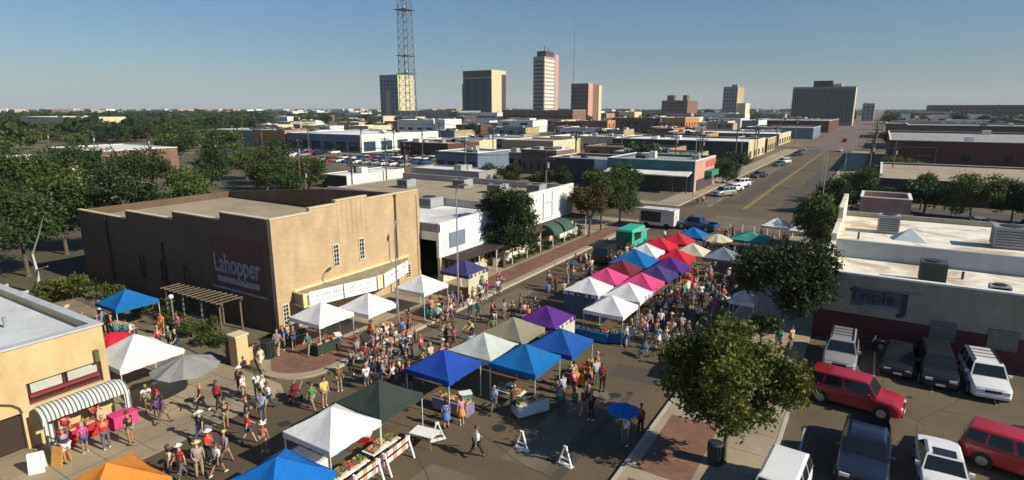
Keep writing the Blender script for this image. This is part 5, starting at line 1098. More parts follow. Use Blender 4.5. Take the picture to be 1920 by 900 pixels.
def car(kind, pt, x, y, rz, label, z=.02, rack=False, group=None, sunroof=False, name=None):
    S = SPEC[kind]; L_, W_, H_ = S['L'], S['W'], S['H']; root = thing(name or {'sedan': 'parked_car', 'suv': 'parked_suv', 'pickup': 'pickup_truck'}[kind], label, {'sedan': 'car', 'suv': 'suv', 'pickup': 'pickup truck'}[kind], (x, y, z), rz, group)
    P = PT[pt]; gc = S['gc']; hw = W_ / 2
    def Yf(q): return L_ / 2 - q * L_         # front is +Y
    def ztop(q):
        pr = S['prof']
        for (a, za), (b_, zb) in zip(pr[:-1], pr[1:]):
            if a <= q <= b_: return za + (zb - za) * (q - a) / (b_ - a)
        return pr[-1][1]
    qs = sorted({0, .01, .03, .07, .12, .18, .25, .32, .45, .6, .75, .85, .92, .97, .99, 1, *[p[0] for p in S['prof']]}); rg = []
    bed = kind == 'pickup'
    for q in qs:
        e = min(q, 1 - q); wn = hw * (1 - .16 * max(0, 1 - e / .07) ** 2.0 - .03 * max(0, 1 - e / .25)); zt = ztop(q); zb = gc + (.10 * max(0, 1 - e / .03)); yy = Yf(q)
        if bed and .66 < q < .975: crown = -.42
        else: crown = .035
        sh = zt - .10 if zt > .8 else zt - .06
        half = [(wn * .90, zb), (wn * .985, zb + .08), (wn, (zb + sh) * .52), (wn * .985, sh - .03), (wn * .955, sh + .035), (wn * .90, zt if not (bed and crown < 0) else zt), (wn * (.55 if not (crown < 0) else .895), zt + crown * .8), (0, zt + crown)]
        ring = [(a, yy, z_) for a, z_ in half] + [(-a, yy, z_) for a, z_ in half[-2::-1]]
        rg.append(ring)
    b = MB(); b.rings(rg, 0); body = b.build('body', P, root, 28)
    # greenhouse
    g0, g1, g2, g3 = S['gh']; bz = S['belt'] - .02; tz = H_; wb = hw * .93; wt = hw * .74
    base = [(-wb, Yf(g0), bz), (wb, Yf(g0), bz), (wb, Yf(g3), bz), (-wb, Yf(g3), bz)]; top = [(-wt, Yf(g1), tz - .05), (wt, Yf(g1), tz - .05), (wt, Yf(g2), tz - .05), (-wt, Yf(g2), tz - .05)]
    b = MB(); b.rings([base, top], 0, False)
    tc = [(p[0] * .86, p[1] * 1.0 + (.0), tz + .005) for p in top]; cy = (top[0][1] + top[2][1]) / 2; tc = [(p[0], cy + (p[1] - cy) * .86, p[2]) for p in tc]
    b.rings([top, tc], 0, False); b.face(tc); cab = b.build('roof', P, root, 28)
    def pane(nm, A, B, C, D, m0=.05, mt=.08, mb_=.06, off=.012):
        A, B, C, D = map(Vector, (A, B, C, D)); n_ = (B - A).cross(D - A).normalized()
        def pt_(u, v_): return (A * (1 - u) + B * u) * (1 - v_) + (D * (1 - u) + C * u) * v_
        q = [pt_(m0, mb_), pt_(1 - m0, mb_), pt_(1 - m0, 1 - mt), pt_(m0, 1 - mt)]; cc = Vector((0, cy, 1.0))
        if n_.dot(q[0] - cc) < 0: n_ = -n_
        mb = MB(); o_ = [p + n_ * off for p in q]; i_ = [p - n_ * .02 for p in q]; mb.rings([[tuple(p) for p in i_], [tuple(p) for p in o_]], 0, True); return mb.build(nm, CARGLASS, root)
    pane('windshield', base[0], base[1], top[1], top[0]); pane('rear_window', base[2], base[3], top[3], top[2])
    for s in (1, -1):
        bs = [(s * wb, Yf(g0), bz), (s * wb, Yf(g3), bz)]; tp = [(s * wt, Yf(g1), tz - .05), (s * wt, Yf(g2), tz - .05)]
        def lerp(p, q, t_): return tuple(p[i] + (q[i] - p[i]) * t_ for i in range(3))
        cuts = [.0, .44, .74, 1.0] if kind == 'suv' else ([0, .52, 1.0])
        for a, c in zip(cuts[:-1], cuts[1:]): pane('side_window', lerp(bs[0], bs[1], a), lerp(bs[0], bs[1], c), lerp(tp[0], tp[1], c), lerp(tp[0], tp[1], a), .06, .10, .08)
        MB().box(s * hw * .97 - .02 + (0 if s > 0 else -.16), s * hw * .97 + .02 + (.16 if s > 0 else 0), Yf(g0) - .42, Yf(g0) - .28, bz + .0, bz + .15).build('mirror', P, root)
        MB().box(s * hw * .42, s * hw * .80, Yf(0) - .07, Yf(0) - .0, ztop(.02) - .20, ztop(.02) - .06).build('headlight', LIGHTM, root) if s > 0 else MB().box(-hw * .80, -hw * .42, Yf(0) - .07, Yf(0), ztop(.02) - .20, ztop(.02) - .06).build('headlight', LIGHTM, root)
        x0_, x1_ = sorted((s * hw * .62, s * hw * .85)); MB().box(x0_, x1_, Yf(1) - .005, Yf(1) + .06, ztop(.99) - .26, ztop(.99) - .08).build('tail_light', TAIL, root)
        # wheel arches and wheels
        for q in (.185, .80):
            wy_ = Yf(q); wr = S['wr']
            a_ = MB(); x0_, x1_ = sorted((s * (hw - .12), s * (hw + .006))); a_.tube((x0_, wy_, wr), (x1_, wy_, wr), wr + .055, n=20); a_.build('wheel_arch', TRIM, root)
            wh = MB(); wh.tube((s * (hw - .20), wy_, wr), (s * (hw + .012), wy_, wr), wr, wr * .985, 22); wo_ = wh.build('wheel', TYRE, root)
            ri = MB(); ri.tube((s * (hw - .02), wy_, wr), (s * (hw + .018), wy_, wr), wr * .64, wr * .6, 18)
            for k in range(5):
                an = 2 * math.pi * k / 5; ri.bar((s * (hw + .02), wy_, wr), (s * (hw + .02), wy_ + wr * .58 * math.cos(an), wr + wr * .58 * math.sin(an)), .06, .02)
            ri.build('rim', RIM, wo_)
    MB().box(-hw * .80, hw * .80, Yf(0) - .03, Yf(0) + .05, gc + .10, gc + .24).build('bumper', CHROME if kind == 'pickup' else P, root)
    MB().box(-hw * .38, hw * .38, Yf(0) - .04, Yf(0) + .012, ztop(.02) - .22, ztop(.02) - .07).build('grille', TRIM, root)
    MB().box(-hw * .80, hw * .80, Yf(1) - .06, Yf(1) + .03, gc + .10, gc + .24).build('bumper', CHROME if kind == 'pickup' else P, root)
    MB().box(-.22, .22, Yf(0) + .04, Yf(0) + .06, gc + .12, gc + .24).build('number_plate', WHITE, root)
    lines = MB()
    for s in (1, -1):
        for q in ((g0 + .05), (g0 + g3) / 2): lines.box(*sorted((s * (hw - .004), s * (hw + .003))), Yf(q) - .006, Yf(q) + .006, gc + .16, S['belt'] - .14)
    lines.build('door_seams', TRIM, root)
    if rack:
        r_ = MB()
        for s in (-1, 1): r_.box(s * wt * .86 - .02, s * wt * .86 + .02, Yf(g2) + .15, Yf(g1) - .15, H_ + .02, H_ + .07)
        for q in (.3, .5, .7): yy = Yf(g1 + (g2 - g1) * q); r_.box(-wt * .86, wt * .86, yy - .02, yy + .02, H_ + .05, H_ + .08)
        r_.build('roof_rack', TRIM, root)
    if sunroof: MB().box(-.42, .42, Yf((g1 + g2) / 2 - .02) - .05, Yf((g1 + g2) / 2 - .08) + .25, H_ - .01, H_ + .018).build('sunroof', CARGLASS, root)
    if bed: MB().box(-hw * .80, hw * .80, Yf(.97), Yf(.665), .78, .80).build('bed_floor', TRIM, root)
    return root
car('suv', 'red', .35, 35.1, R(-98), 'dark red SUV parked sideways beneath the steakhouse wall, in the middle of the lot')
car('pickup', 'navy', 1.05, 28.9, R(178), 'dark navy pickup truck with chrome bumper facing the camera')
car('sedan', 'white', 3.95, 29.4, R(181), 'white car with dark sunroof between the navy pickup and a red car', sunroof=True)
car('suv', 'bred', 7.2, 32.0, R(-104), 'bright red car cut off by the right edge')
car('suv', 'white', -1.85, 23.5, R(176), 'white car at the bottom edge, left of the navy pickup')
car('suv', 'silver', -.55, 41.1, R(180), 'silver-white SUV with roof rack behind the dark red SUV', rack=True)
car('suv', 'white', 6.75, 41.6, R(184), 'white SUV with roof rack in front of the dark red wall', rack=True)
car('suv', 'black', 4.5, 41.8, R(182), 'black SUV in the shade left of the white SUV')
car('sedan', 'black', 2.6, 42.4, R(178), 'black car in the deep shade under the glass block window')
# traffic and kerbside cars farther off
for i, (k, c, x, y, rz, l) in enumerate([('suv', 'silver', -23.6, 113.5, 150, 'grey car nose-in at the far street kerb, nearest the intersection'), ('sedan', 'white', -23.7, 121.5, 150, 'white car second from the intersection at the left kerb'), ('suv', 'white', -23.7, 128.5, 150, 'white car third from the intersection at the left kerb'), ('sedan', 'black', -23.4, 149, 150, 'black car beyond the white ones at the left kerb'), ('sedan', 'grn', -23.4, 183, 150, 'dark green car farther up the left kerb'), ('suv', 'white', -23.4, 190, 150, 'white car beside the dark green one up the left kerb'), ('sedan', 'black', -23.5, 224, 150, 'black car far up the left kerb'), ('sedan', 'grey', -23.5, 234, 150, 'grey car beside the far black one'), ('suv', 'bred', -14.5, 330, 0, 'red car driving on the brick part of the far street'), ('sedan', 'white', -12.5, 255, 0, 'small white car driving on the far street'), ('sedan', 'silver', 12.6, 101, 95, 'silver car in the dark lot behind the steakhouse'), ('suv', 'blue', 18.5, 101, 95, 'dark blue car in the dark lot behind the steakhouse'), ('suv', 'bred', 24.2, 103, 90, 'red car in the dark lot behind the steakhouse'), ('suv', 'white', 6.8, 75, 90, 'white car behind the far parapet of the white roof'), ('suv', 'black', 13.2, 74, 90, 'black car behind the far parapet of the white roof'), ('suv', 'grn', 26, 130, 90, 'big dark green vehicle on the right beside the brown gravel roof')]):
    car(k, c, x, y, R(rz), l, z=.02 if not 'gravel' in l else .02)
# car lots: simple small copies, colours set on the object
lot = MB(); S = SPEC['sedan']
def small_car_mesh():
    b = MB(); L_, W_ = 4.6, 1.8
    pr = [(-2.3, .45), (-2.25, .8), (-1.2, .95), (1.5, .92), (2.2, .75), (2.3, .45)]
    b.prism([(-2.3, .25)] + pr + [(2.3, .25)], -.9, .9, 0, axis='x')
    b.rings([[(-.84, -1.7, .93), (.84, -1.7, .93), (.84, 1.1, .9), (-.84, 1.1, .9)], [(-.66, -1.1, 1.4), (.66, -1.1, 1.4), (.66, .35, 1.4), (-.66, .35, 1.4)]], 1, False)
    b.face([(-.67, -1.12, 1.41), (.67, -1.12, 1.41), (.67, .37, 1.41), (-.67, .37, 1.41)], 0)
    for x in (-.9, .78):
        for y in (-1.45, 1.45): b.tube((x, y, .32), (x + .12, y, .32), .32, n=10, mi=2)
    me = bpy.data.meshes.new('far_car'); me.from_pydata(b.v, [], b.f)
    for q in (PT['white'], CARGLASS, TYRE): me.materials.append(q)
    me.polygons.foreach_set('material_index', b.m); me.update(); return me
SCM = small_car_mesh(); rc = random.Random(12)
def lot_cars(x0, x1, y0, y1, n, where):
    for k in range(n):
        o = bpy.data.objects.new('far_car', SCM); COL.objects.link(o)
        row = k % 4; o.location = (x0 + (x1 - x0) * ((k // 4) + .5) / (n // 4 + 1) + rc.uniform(-.3, .3), y0 + (y1 - y0) * row / 3, .02); o.rotation_euler = (0, 0, rc.choice([0, math.pi]) + rc.uniform(-.03, .03))
        c = rc.choice(['white', 'white', 'silver', 'grey', 'black', 'bred', 'blue', 'white']); o.material_slots[0].link = 'OBJECT'; o.material_slots[0].material = PT[c]
        tag(o, '%s car in the open car lot %s' % ({'bred': 'red'}.get(c, c), where), 'car', 'cars in the far car lots')
lot_cars(-148, -108, 125, 152, 40, 'right of the dealership'); lot_cars(-200, -160, 128, 148, 28, 'in front of the dealership')
lot_cars(-78, -60, 160, 185, 16, 'before the dark green warehouse')
# food truck and white vendor truck
ft = thing('food_truck', 'mint green food truck with open serving hatch', 'food truck', (-23.6, 64.8, .0), R(0)); ft.scale = (.9, .85, .92)
MG = mat('mint green body', (.035, .42, .29), .5, .05); MGD = mat('dark teal back', (.02, .13, .11), .5, .1)
f = MB(); f.rings([[(-1.1, -2.8, .45), (1.1, -2.8, .45), (1.1, 2.2, .45), (-1.1, 2.2, .45)], [(-1.1, -2.8, 2.5), (1.1, -2.8, 2.5), (1.1, 2.2, 2.5), (-1.1, 2.2, 2.5)], [(-.95, -2.7, 2.7), (.95, -2.7, 2.7), (.95, 2.1, 2.7), (-.95, 2.1, 2.7)]]); f.build('body', MG, ft)
f = MB(); f.box(-1.05, 1.05, -2.84, -2.8, .55, 2.4); f.build('rear_panel', MGD, ft); f = MB(); f.box(-1.0, 1.0, 2.2, 3.4, .45, 1.7); f.box(-.95, .95, 2.2, 2.8, 1.7, 2.3); f.build('cab', MG, ft)
f = MB(); f.box(1.09, 1.13, -1.9, .6, 1.25, 2.2); f.build('serving_hatch', GLASS, ft); f = MB(); f.prism([(1.1, 2.3), (2.2, 2.55), (2.2, 2.6), (1.1, 2.36)], -2.0, .7, axis='y'); f.build('hatch_awning', mat('pale mint', (.45, .65, .58), .5), ft)
for yy in (-1.9, 2.3):
    for xx in (-1.1, .9): MB().tube((xx, yy, .42), (xx + .22, yy, .42), .42, n=14).build('wheel', TYRE, ft)
vt = thing('vendor_trailer', 'white concession trailer with raised roof flap beyond the food truck', 'trailer', (-24.4, 78.2, 0))
f = MB(); f.box(-2.6, 2.2, -1.2, 1.2, .5, 2.6); f.build('body', PT['white'], vt); f = MB(); f.box(-2.4, .4, -1.24, -1.2, .9, 2.3); f.build('serving_hatch', FM['dark'], vt)
f = MB(); f.prism([(-1.2, 2.65), (-3.0, 2.9), (-3.0, 2.97), (-1.2, 2.75)], -2.6, 2.0, axis='x'); f.build('roof_flap', mat('pale flap', (.6, .64, .68), .5), vt)
for xx in (-1.6, 1.2): MB().tube((xx, -1.22, .4), (xx, -1.0, .4), .4, n=14).build('wheel', TYRE, vt)
car('pickup', 'blue', -19.6, 79, R(80), 'dark blue pickup beside the white concession trailer')
car('suv', 'black', -23.6, 57.4, R(5), 'black vehicle among the crowd left of the tent row')
# traffic cones / white bollard posts across the closed end of the street
for k in range(8):
    x = -18.5 + k * 1.5
    t = thing('bollard', 'white delineator post in the row closing the far end of the market', 'bollard', (x, 79.8 + .3 * (k % 2), 0), 0, 'white posts across the street end'); MB().tube((0, 0, .04), (0, 0, 1.1), .06, .05, 8).build('post', WHITE, t); MB().tube((0, 0, 0), (0, 0, .05), .2, .18, 10).build('base', TRIM, t)
bk = thing('motorbike', 'dark parked motorcycle against the dark red wall', 'motorcycle', (1.7, 44.2, .02), R(90))
for yy in (-.7, .7):
    f = MB(); f.tube((-.05, yy, .32), (.05, yy, .32), .32, n=18); f.build('wheel', TYRE, bk)
f = MB(); f.sphere((0, .15, .78), .16, .32, .16); f.build('fuel_tank', PT['black'], bk); f = MB(); f.box(-.13, .13, -.6, -.1, .72, .82); f.build('seat', TRIM, bk)
f = MB(); f.tube((0, .7, .32), (0, .45, 1.0), .035); f.tube((-.35, .42, 1.02), (.35, .42, 1.02), .018); f.tube((0, -.7, .32), (0, .1, .5), .04); f.box(-.12, .12, -.2, .2, .3, .62); f.build('frame', STEEL, bk)
# ================================================================== PEOPLE
def skin_grow(verts, edges, radii, root=0, sub=1):
    me = bpy.data.meshes.new('t'); me.from_pydata(verts, edges, []); o = bpy.data.objects.new('t', me); COL.objects.link(o)
    m = o.modifiers.new('s', 'SKIN'); m.use_smooth_shade = True
    if not me.skin_vertices: 
        bm = bmesh.new(); bm.from_mesh(me); bm.verts.layers.skin.verify(); bm.to_mesh(me); bm.free()
    for i, r_ in enumerate(radii): me.skin_vertices[0].data[i].radius = r_ if isinstance(r_, tuple) else (r_, r_)
    for i in range(len(verts)): me.skin_vertices[0].data[i].use_root = (i == root)
    s = o.modifiers.new('u', 'SUBSURF'); s.levels = sub; s.render_levels = sub
    dg = bpy.context.evaluated_depsgraph_get(); dg.update(); ev = o.evaluated_get(dg); out = bpy.data.meshes.new_from_object(ev)
    v = [tuple(p.co) for p in out.vertices]; f = [list(p.vertices) for p in out.polygons]
    bpy.data.objects.remove(o); bpy.data.meshes.remove(me); bpy.data.meshes.remove(out); return v, f
def to_mesh(name, chunks, mats):
    v = []; f = []; mi = []
    for (cv, cf, k) in chunks:
        i = len(v); v += cv; f += [[i + q for q in p] for p in cf]; mi += [k] * len(cf)
    me = bpy.data.meshes.new(name); me.from_pydata(v, [], f)
    for m in mats: me.materials.append(m)
    if len(mats) > 1: me.polygons.foreach_set('material_index', mi)
    me.polygons.foreach_set('use_smooth', [True] * len(f)); me.update(); return me
SKIN = [mat('skin light', (.52, .30, .20), .6, .05), mat('skin tan', (.38, .20, .12), .6, .05), mat('skin brown', (.17, .085, .05), .6, .05)]
EYE = mat('eye dark', (.02, .015, .012), .4)
def dirv_(a, side=0.): return Vector((math.sin(side), math.sin(a) * math.cos(side), -math.cos(a) * math.cos(side)))
def pose_joints(P):
    hip = {}; J = {}
    thigh, shin = .44, .43
    def leg(s, a, k):
        h = Vector((s * .095, 0, 0)); kn = h + dirv_(a, s * .03) * thigh; an = kn + dirv_(a - k, s * .01) * shin; return h, kn, an
    L = {1: leg(1, P['la'], P['lk']), -1: leg(-1, P['ra'], P['rk'])}
    lo = min(L[1][2].z, L[-1][2].z); pz = .075 - lo
    J['pelvis'] = Vector((0, 0, pz))
    for s in (1, -1): J[('hip', s)], J[('knee', s)], J[('ankle', s)] = [p + J['pelvis'] for p in L[s]]
    b = P.get('bend', 0.)
    up = Vector((0, math.sin(b), math.cos(b)))
    J['waist'] = J['pelvis'] + up * .14; J['chest'] = J['pelvis'] + up * .36; J['neck'] = J['pelvis'] + up * .56; J['head'] = J['pelvis'] + up * .58 + Vector((0, math.sin(b * .7) * .13 + .015, math.cos(b * .7) * .13))
    for s, (a, e, o_) in ((1, P['L']), (-1, P['R'])):
        sh = J['neck'] - up * .075 + Vector((s * .185, 0, 0)); J[('sh', s)] = sh
        d = dirv_(a + b * .6, s * o_); el = sh + d * .285; d2 = dirv_(a + b * .6 + e, s * o_ * .5); wr = el + d2 * .255; J[('el', s)] = el; J[('wr', s)] = wr; J[('hd', s)] = d2
    return J
POSES = {
 'standing': dict(la=.04, lk=.03, ra=-.05, rk=.02, L=(.08, .25, .14), R=(.05, .3, .14)),
 'walking': dict(la=.42, lk=.12, ra=-.30, rk=.42, L=(-.38, .2, .1), R=(.42, .45, .1)),
 'strolling': dict(la=-.24, lk=.30, ra=.30, rk=.08, L=(.30, .4, .12), R=(-.25, .15, .12)),
 'holding a bag': dict(la=.06, lk=.05, ra=-.06, rk=.06, L=(.35, 1.35, .12), R=(.0, .1, .2)),
 'reaching': dict(la=.10, lk=.12, ra=-.06, rk=.04, L=(.85, .55, .1), R=(.6, .8, .1), bend=.22),
 'leaning': dict(la=.18, lk=.2, ra=-.02, rk=.05, L=(.5, .3, .15), R=(.7, .3, .15), bend=.5),
 'hands on hips': dict(la=.03, lk=.02, ra=-.03, rk=.02, L=(-.25, .9, .5), R=(-.25, .9, .5)),
}
def build_pose(P, fem):
    J = pose_joints(P); K = .92 if fem else 1.0
    V = []; E = []; Rr = []
    def add(p, r_): V.append(tuple(p)); Rr.append(r_); return len(V) - 1
    pel = add(J['pelvis'], (.135, .10) if not fem else (.14, .105)); wa = add(J['waist'], .115 * K); ch = add(J['chest'], .135 * K); nk = add(J['neck'], .062 * K); hd = add(J['head'] - Vector((0, 0, .02)), .07)
    E += [(pel, wa), (wa, ch), (ch, nk), (nk, hd)]; fing = []
    for s in (1, -1):
        a = add(J[('sh', s)], .062 * K); e = add(J[('el', s)], .042 * K); w_ = add(J[('wr', s)], .029 * K); hdn = J[('hd', s)]; pm = add(J[('wr', s)] + hdn * .07, (.036, .018)); E += [(ch, a), (a, e), (e, w_), (w_, pm)]
        # five fingers on the palm, curled a little, thumb from its side
        palm = J[('wr', s)] + hdn * .085; side = Vector((0, 1, 0)) - hdn * hdn.y
        side = side.normalized() if side.length > .2 else Vector((0, 0, 1)); inn = hdn.cross(side).normalized() * (-s)
        for q, ln in ((-.028, .055), (-.009, .068), (.010, .072), (.028, .064)):
            b0 = palm + side * q; b1 = b0 + hdn * ln * .55 + inn * .006; b2 = b1 + hdn * ln * .4 + inn * .022; fing.append(((b0, b1, b2), .0085))
        t0 = J[('wr', s)] + hdn * .03 + side * .03; fing.append(((t0, t0 + side * .028 + hdn * .025, t0 + side * .034 + hdn * .055 + inn * .01), .010))
        h = add(J[('hip', s)], .088); k = add(J[('knee', s)], .056); an = add(J[('ankle', s)], .038); hl = J[('ankle', s)]
        fy = add(hl + Vector((0, .07, -.035)), .036); tt = add(hl + Vector((0, .16, -.045)), (.042, .026)); E += [(pel, h), (h, k), (k, an), (an, fy), (fy, tt)]
    v, f = skin_grow(V, E, Rr); chunks = [(v, f, 0)]
    # head with face
    c = J['head'] + Vector((0, .012, .055)); hb = MB(); hb.sphere((0, 0, 0), .078, .096, .118, 14, 11)
    hv = []
    for (x, y, z) in hb.v:
        t_ = z / .118
        if t_ < -.2: x *= 1 - .38 * (-t_ - .2); y *= 1 - .15 * (-t_ - .2)
        if y > .05 and abs(x) < .02 and -.5 < t_ < .15: y += .020
        if y > .04 and .02 < abs(x) < .05 and -.05 < t_ < .25: y -= .008
        if y > .04 and abs(x) < .03 and t_ < -.75: y += .012
        hv.append((x + c.x, y + c.y, z + c.z))
    chunks.append((hv, hb.f, 0))
    ex = MB()
    for s in (1, -1): ex.sphere((c.x + s * .03, c.y + .083, c.z + .012), .011, .006, .007, 6, 4)
    ex.sphere((c.x, c.y + .086, c.z - .052), .022, .006, .006, 6, 4); chunks.append((ex.v, ex.f, 1))
    er = MB()
    for s in (1, -1): er.sphere((c.x + s * .079, c.y - .005, c.z), .010, .020, .030, 6, 5)
    chunks.append((er.v, er.f, 0))
    for pts, r_ in fing:
        b_ = MB(); b_.path([tuple(p) for p in pts], [r_, r_ * .92, r_ * .75], 5); chunks.append((b_.v, b_.f, 0))
    out = {'body': to_mesh('body', chunks, [SKIN[0], EYE])}
    CM = [WHITE]
    # shirt
    V = []; E = []; Rr = []
    lowb = add(J['pelvis'] + (J['waist'] - J['pelvis']) * .25, .150 if not fem else .145); wa = add(J['waist'], .138 * K); ch = add(J['chest'], .157 * K); nk = add(J['neck'] - Vector((0, 0, .035)), .075 * K); E += [(lowb, wa), (wa, ch), (ch, nk)]
    for s in (1, -1):
        a = add(J[('sh', s)], .078 * K); e = add(J[('sh', s)] + (J[('el', s)] - J[('sh', s)]) * .72, .058 * K); E += [(ch, a), (a, e)]
    v, f = skin_grow(V, E, Rr, 1); out['shirt'] = to_mesh('shirt', [(v, f, 0)], CM)
    for nm, frac in (('trousers', 1.0), ('shorts', .42)):
        V = []; E = []; Rr = []
        pel = add(J['pelvis'] + Vector((0, 0, .05)), .148)
        for s in (1, -1):
            h = add(J[('hip', s)], .103); E.append((pel, h)); 
            if frac == 1.0: k = add(J[('knee', s)], .073); a = add(J[('ankle', s)] + (J[('knee', s)] - J[('ankle', s)]) * .1, .060); E += [(h, k), (k, a)]
            else: k = add(J[('hip', s)] + (J[('knee', s)] - J[('hip', s)]) * .8, .088); E.append((h, k))
        v, f = skin_grow(V, E, Rr); out[nm] = to_mesh(nm, [(v, f, 0)], CM)
    pz = J['pelvis']; b_ = MB(); kn = (J[('knee', 1)] + J[('knee', -1)]) / 2; rg = []
    for q, rx, ry in ((0, .15, .12), (.35, .19, .17), (.75, .22, .22), (1.05, .25, .25)):
        c0 = pz + Vector((0, 0, .07)) + (kn - pz) * q; rg.append([(c0.x + rx * (1 + .05 * math.cos(4 * t_)) * math.cos(t_), c0.y + ry * math.sin(t_), c0.z) for t_ in [2 * math.pi * k / 14 for k in range(14)]])
    b_.rings(rg, 0, True); out['skirt'] = to_mesh('skirt', [(b_.v, b_.f, 0)], CM)
    for s in (1, -1):
        sh = MB(); a = J[('ankle', s)]; sh.sphere((a.x, a.y + .06, a.z - .035), .052, .14, .045, 8, 6)
        out['shoe%d' % s] = to_mesh('shoe', [(sh.v, sh.f, 0)], CM)
    hh = MB(); hh.sphere((c.x, c.y - .014, c.z + .018), .090, .106, .116, 12, 6, 0, 0, .52); out['short_hair'] = to_mesh('hair', [(hh.v, hh.f, 0)], CM)
    h2 = MB(); h2.sphere((c.x, c.y - .016, c.z + .018), .093, .108, .118, 12, 6, 0, 0, .5)
    h2.rings([[(c.x + rx * math.cos(t_), c.y - .045 + ry * math.sin(t_), c.z + zz) for t_ in [2 * math.pi * k / 10 for k in range(10)]] for (zz, rx, ry) in ((.03, .085, .06), (-.08, .095, .055), (-.20, .085, .045), (-.26, .05, .03))])
    out['long_hair'] = to_mesh('hair', [(h2.v, h2.f, 0)], CM)
    ht = MB(); ht.sphere((c.x, c.y - .01, c.z + .05), .098, .112, .10, 12, 5, 0, 0, .5); ht.tube((c.x, c.y, c.z + .045), (c.x, c.y, c.z + .055), .19, .185, 18); out['hat'] = to_mesh('hat', [(ht.v, ht.f, 0)], CM)
    cp = MB(); cp.sphere((c.x, c.y - .01, c.z + .045), .096, .110, .09, 12, 5, 0, 0, .5); cp.box(c.x - .06, c.x + .06, c.y + .06, c.y + .17, c.z + .045, c.z + .055); out['cap'] = to_mesh('cap', [(cp.v, cp.f, 0)], CM)
    out['J'] = J
    return out
PM = {(n, fem): build_pose(p, fem) for n, p in POSES.items() for fem in (0, 1)}
def fab(n, c): return mat('fabric ' + n, c, .85, .08, 5)
SH = {'white': (.72, .72, .72), 'red': (.48, .025, .03), 'dark red': (.20, .02, .03), 'navy': (.02, .03, .09), 'light blue': (.26, .40, .60), 'teal': (.02, .22, .24), 'pink': (.65, .22, .32), 'black': (.02, .02, .022), 'grey': (.25, .25, .26), 'orange': (.70, .20, .05), 'green': (.05, .22, .07), 'brown': (.16, .09, .06), 'purple': (.14, .06, .25), 'blue': (.04, .13, .45), 'yellow': (.6, .5, .12), 'cream': (.55, .48, .36), 'coral': (.62, .18, .12), 'magenta': (.62, .04, .30)}
SH = {k: fab(k, v) for k, v in SH.items()}
BT = {'blue jeans': (.035, .06, .13), 'black trousers': (.02, .02, .022), 'khaki trousers': (.30, .24, .16), 'grey trousers': (.12, .12, .13), 'khaki shorts': (.30, .24, .16), 'denim shorts': (.06, .09, .17), 'black shorts': (.02, .02, .022), 'white shorts': (.6, .6, .58), 'dark skirt': (.03, .03, .05), 'orange skirt': (.6, .25, .06), 'white skirt': (.6, .58, .55), 'blue skirt': (.08, .18, .45)}
BT = {k: (fab(k, v), k.split()[-1] if k.split()[-1] in ('trousers', 'shorts', 'skirt') else 'trousers') for k, v in BT.items()}
HAIR = {'black': mat('hair black', (.012, .010, .009), .6), 'brown': mat('hair brown', (.06, .032, .018), .6), 'blond': mat('hair blond', (.30, .19, .08), .6), 'grey': mat('hair grey', (.30, .29, .28), .6)}
SHOE = [fab('shoe dark', (.03, .028, .026)), fab('shoe white', (.6, .6, .58))]
HATM = {'straw': fab('straw hat', (.60, .46, .24)), 'white': fab('white hat', (.7, .7, .68)), 'black': fab('black cap', (.02, .02, .02)), 'red': fab('red cap', (.4, .02, .02)), 'lime': fab('lime cap', (.40, .55, .08))}
PEOPLE = []; rp = random.Random(77)
def setm(o, m, k=0): o.material_slots[k].link = 'OBJECT'; o.material_slots[k].material = m
def person(x, y, shirt=None, bottom=None, pose=None, rz=None, fem=None, hat=None, h=None, z=None, near=True, note=''):
    fem = rp.random() < .5 if fem is None else fem
    shirt = shirt or rp.choice(['white', 'white', 'white', 'red', 'dark red', 'navy', 'light blue', 'teal', 'pink', 'black', 'black', 'grey', 'grey', 'orange', 'green', 'brown', 'purple', 'blue', 'cream', 'coral', 'magenta', 'yellow', 'navy', 'brown', 'brown', 'black', 'dark red', 'cream', 'grey', 'navy', 'teal', 'brown', 'dark red', 'white'])
    bottom = bottom or rp.choice(['blue jeans', 'blue jeans', 'black trousers', 'khaki trousers', 'grey trousers', 'khaki shorts', 'denim shorts', 'black shorts', 'denim shorts'] + (['dark skirt', 'white skirt', 'white shorts'] if fem else []))
    pose = pose or rp.choice(list(POSES)); rz = rp.uniform(0, 6.28) if rz is None else R(rz)
    S = PM[(pose, int(bool(fem)))]; h = h or (rp.uniform(.90, .98) if fem else rp.uniform(.97, 1.05))
    if hat is None and rp.random() < .11: hat = rp.choice(['straw', 'white', 'black', 'red'])
    child = h < .85
    if z is None: z = .138 if (-33.0 < x < -27.5 and y > 22) or x > -8.1 else (.02 if x < -27.5 else .004)
    t = thing('person', None, 'person', (x, y, z), rz, None); g_ = rp.uniform(.9, 1.14); t.scale = (h * .95 * g_, h * .95 * g_, h * .95)
    def ad(nm, me, m, k=0):
        o = bpy.data.objects.new(nm, me); COL.objects.link(o); o.parent = t; setm(o, m, k); return o
    ad('body', S['body'], rp.choice([SKIN[0], SKIN[0], SKIN[1], SKIN[1], SKIN[2]])); ad('shirt', S['shirt'], SH[shirt]); bm_, kind = BT[bottom]; ad(kind, S[kind], bm_); sm = rp.choice(SHOE); ad('shoe', S['shoe1'], sm); ad('shoe', S['shoe-1'], sm)
    if hat: ad('hat', S['hat' if hat in ('straw', 'white') else 'cap'], HATM[hat])
    if not hat or fem: ad('hair', S['long_hair' if fem else 'short_hair'], HAIR[rp.choice(['black', 'brown', 'brown', 'blond', 'grey'])])
    PEOPLE.append((t, x, y, '%s in %s shirt and %s%s' % ('child' if child else 'person', shirt, bottom, {None: '', 'straw': ', straw hat', 'white': ', white hat', 'black': ', black cap', 'red': ', red cap', 'lime': ', lime cap'}[hat]), pose)); return t
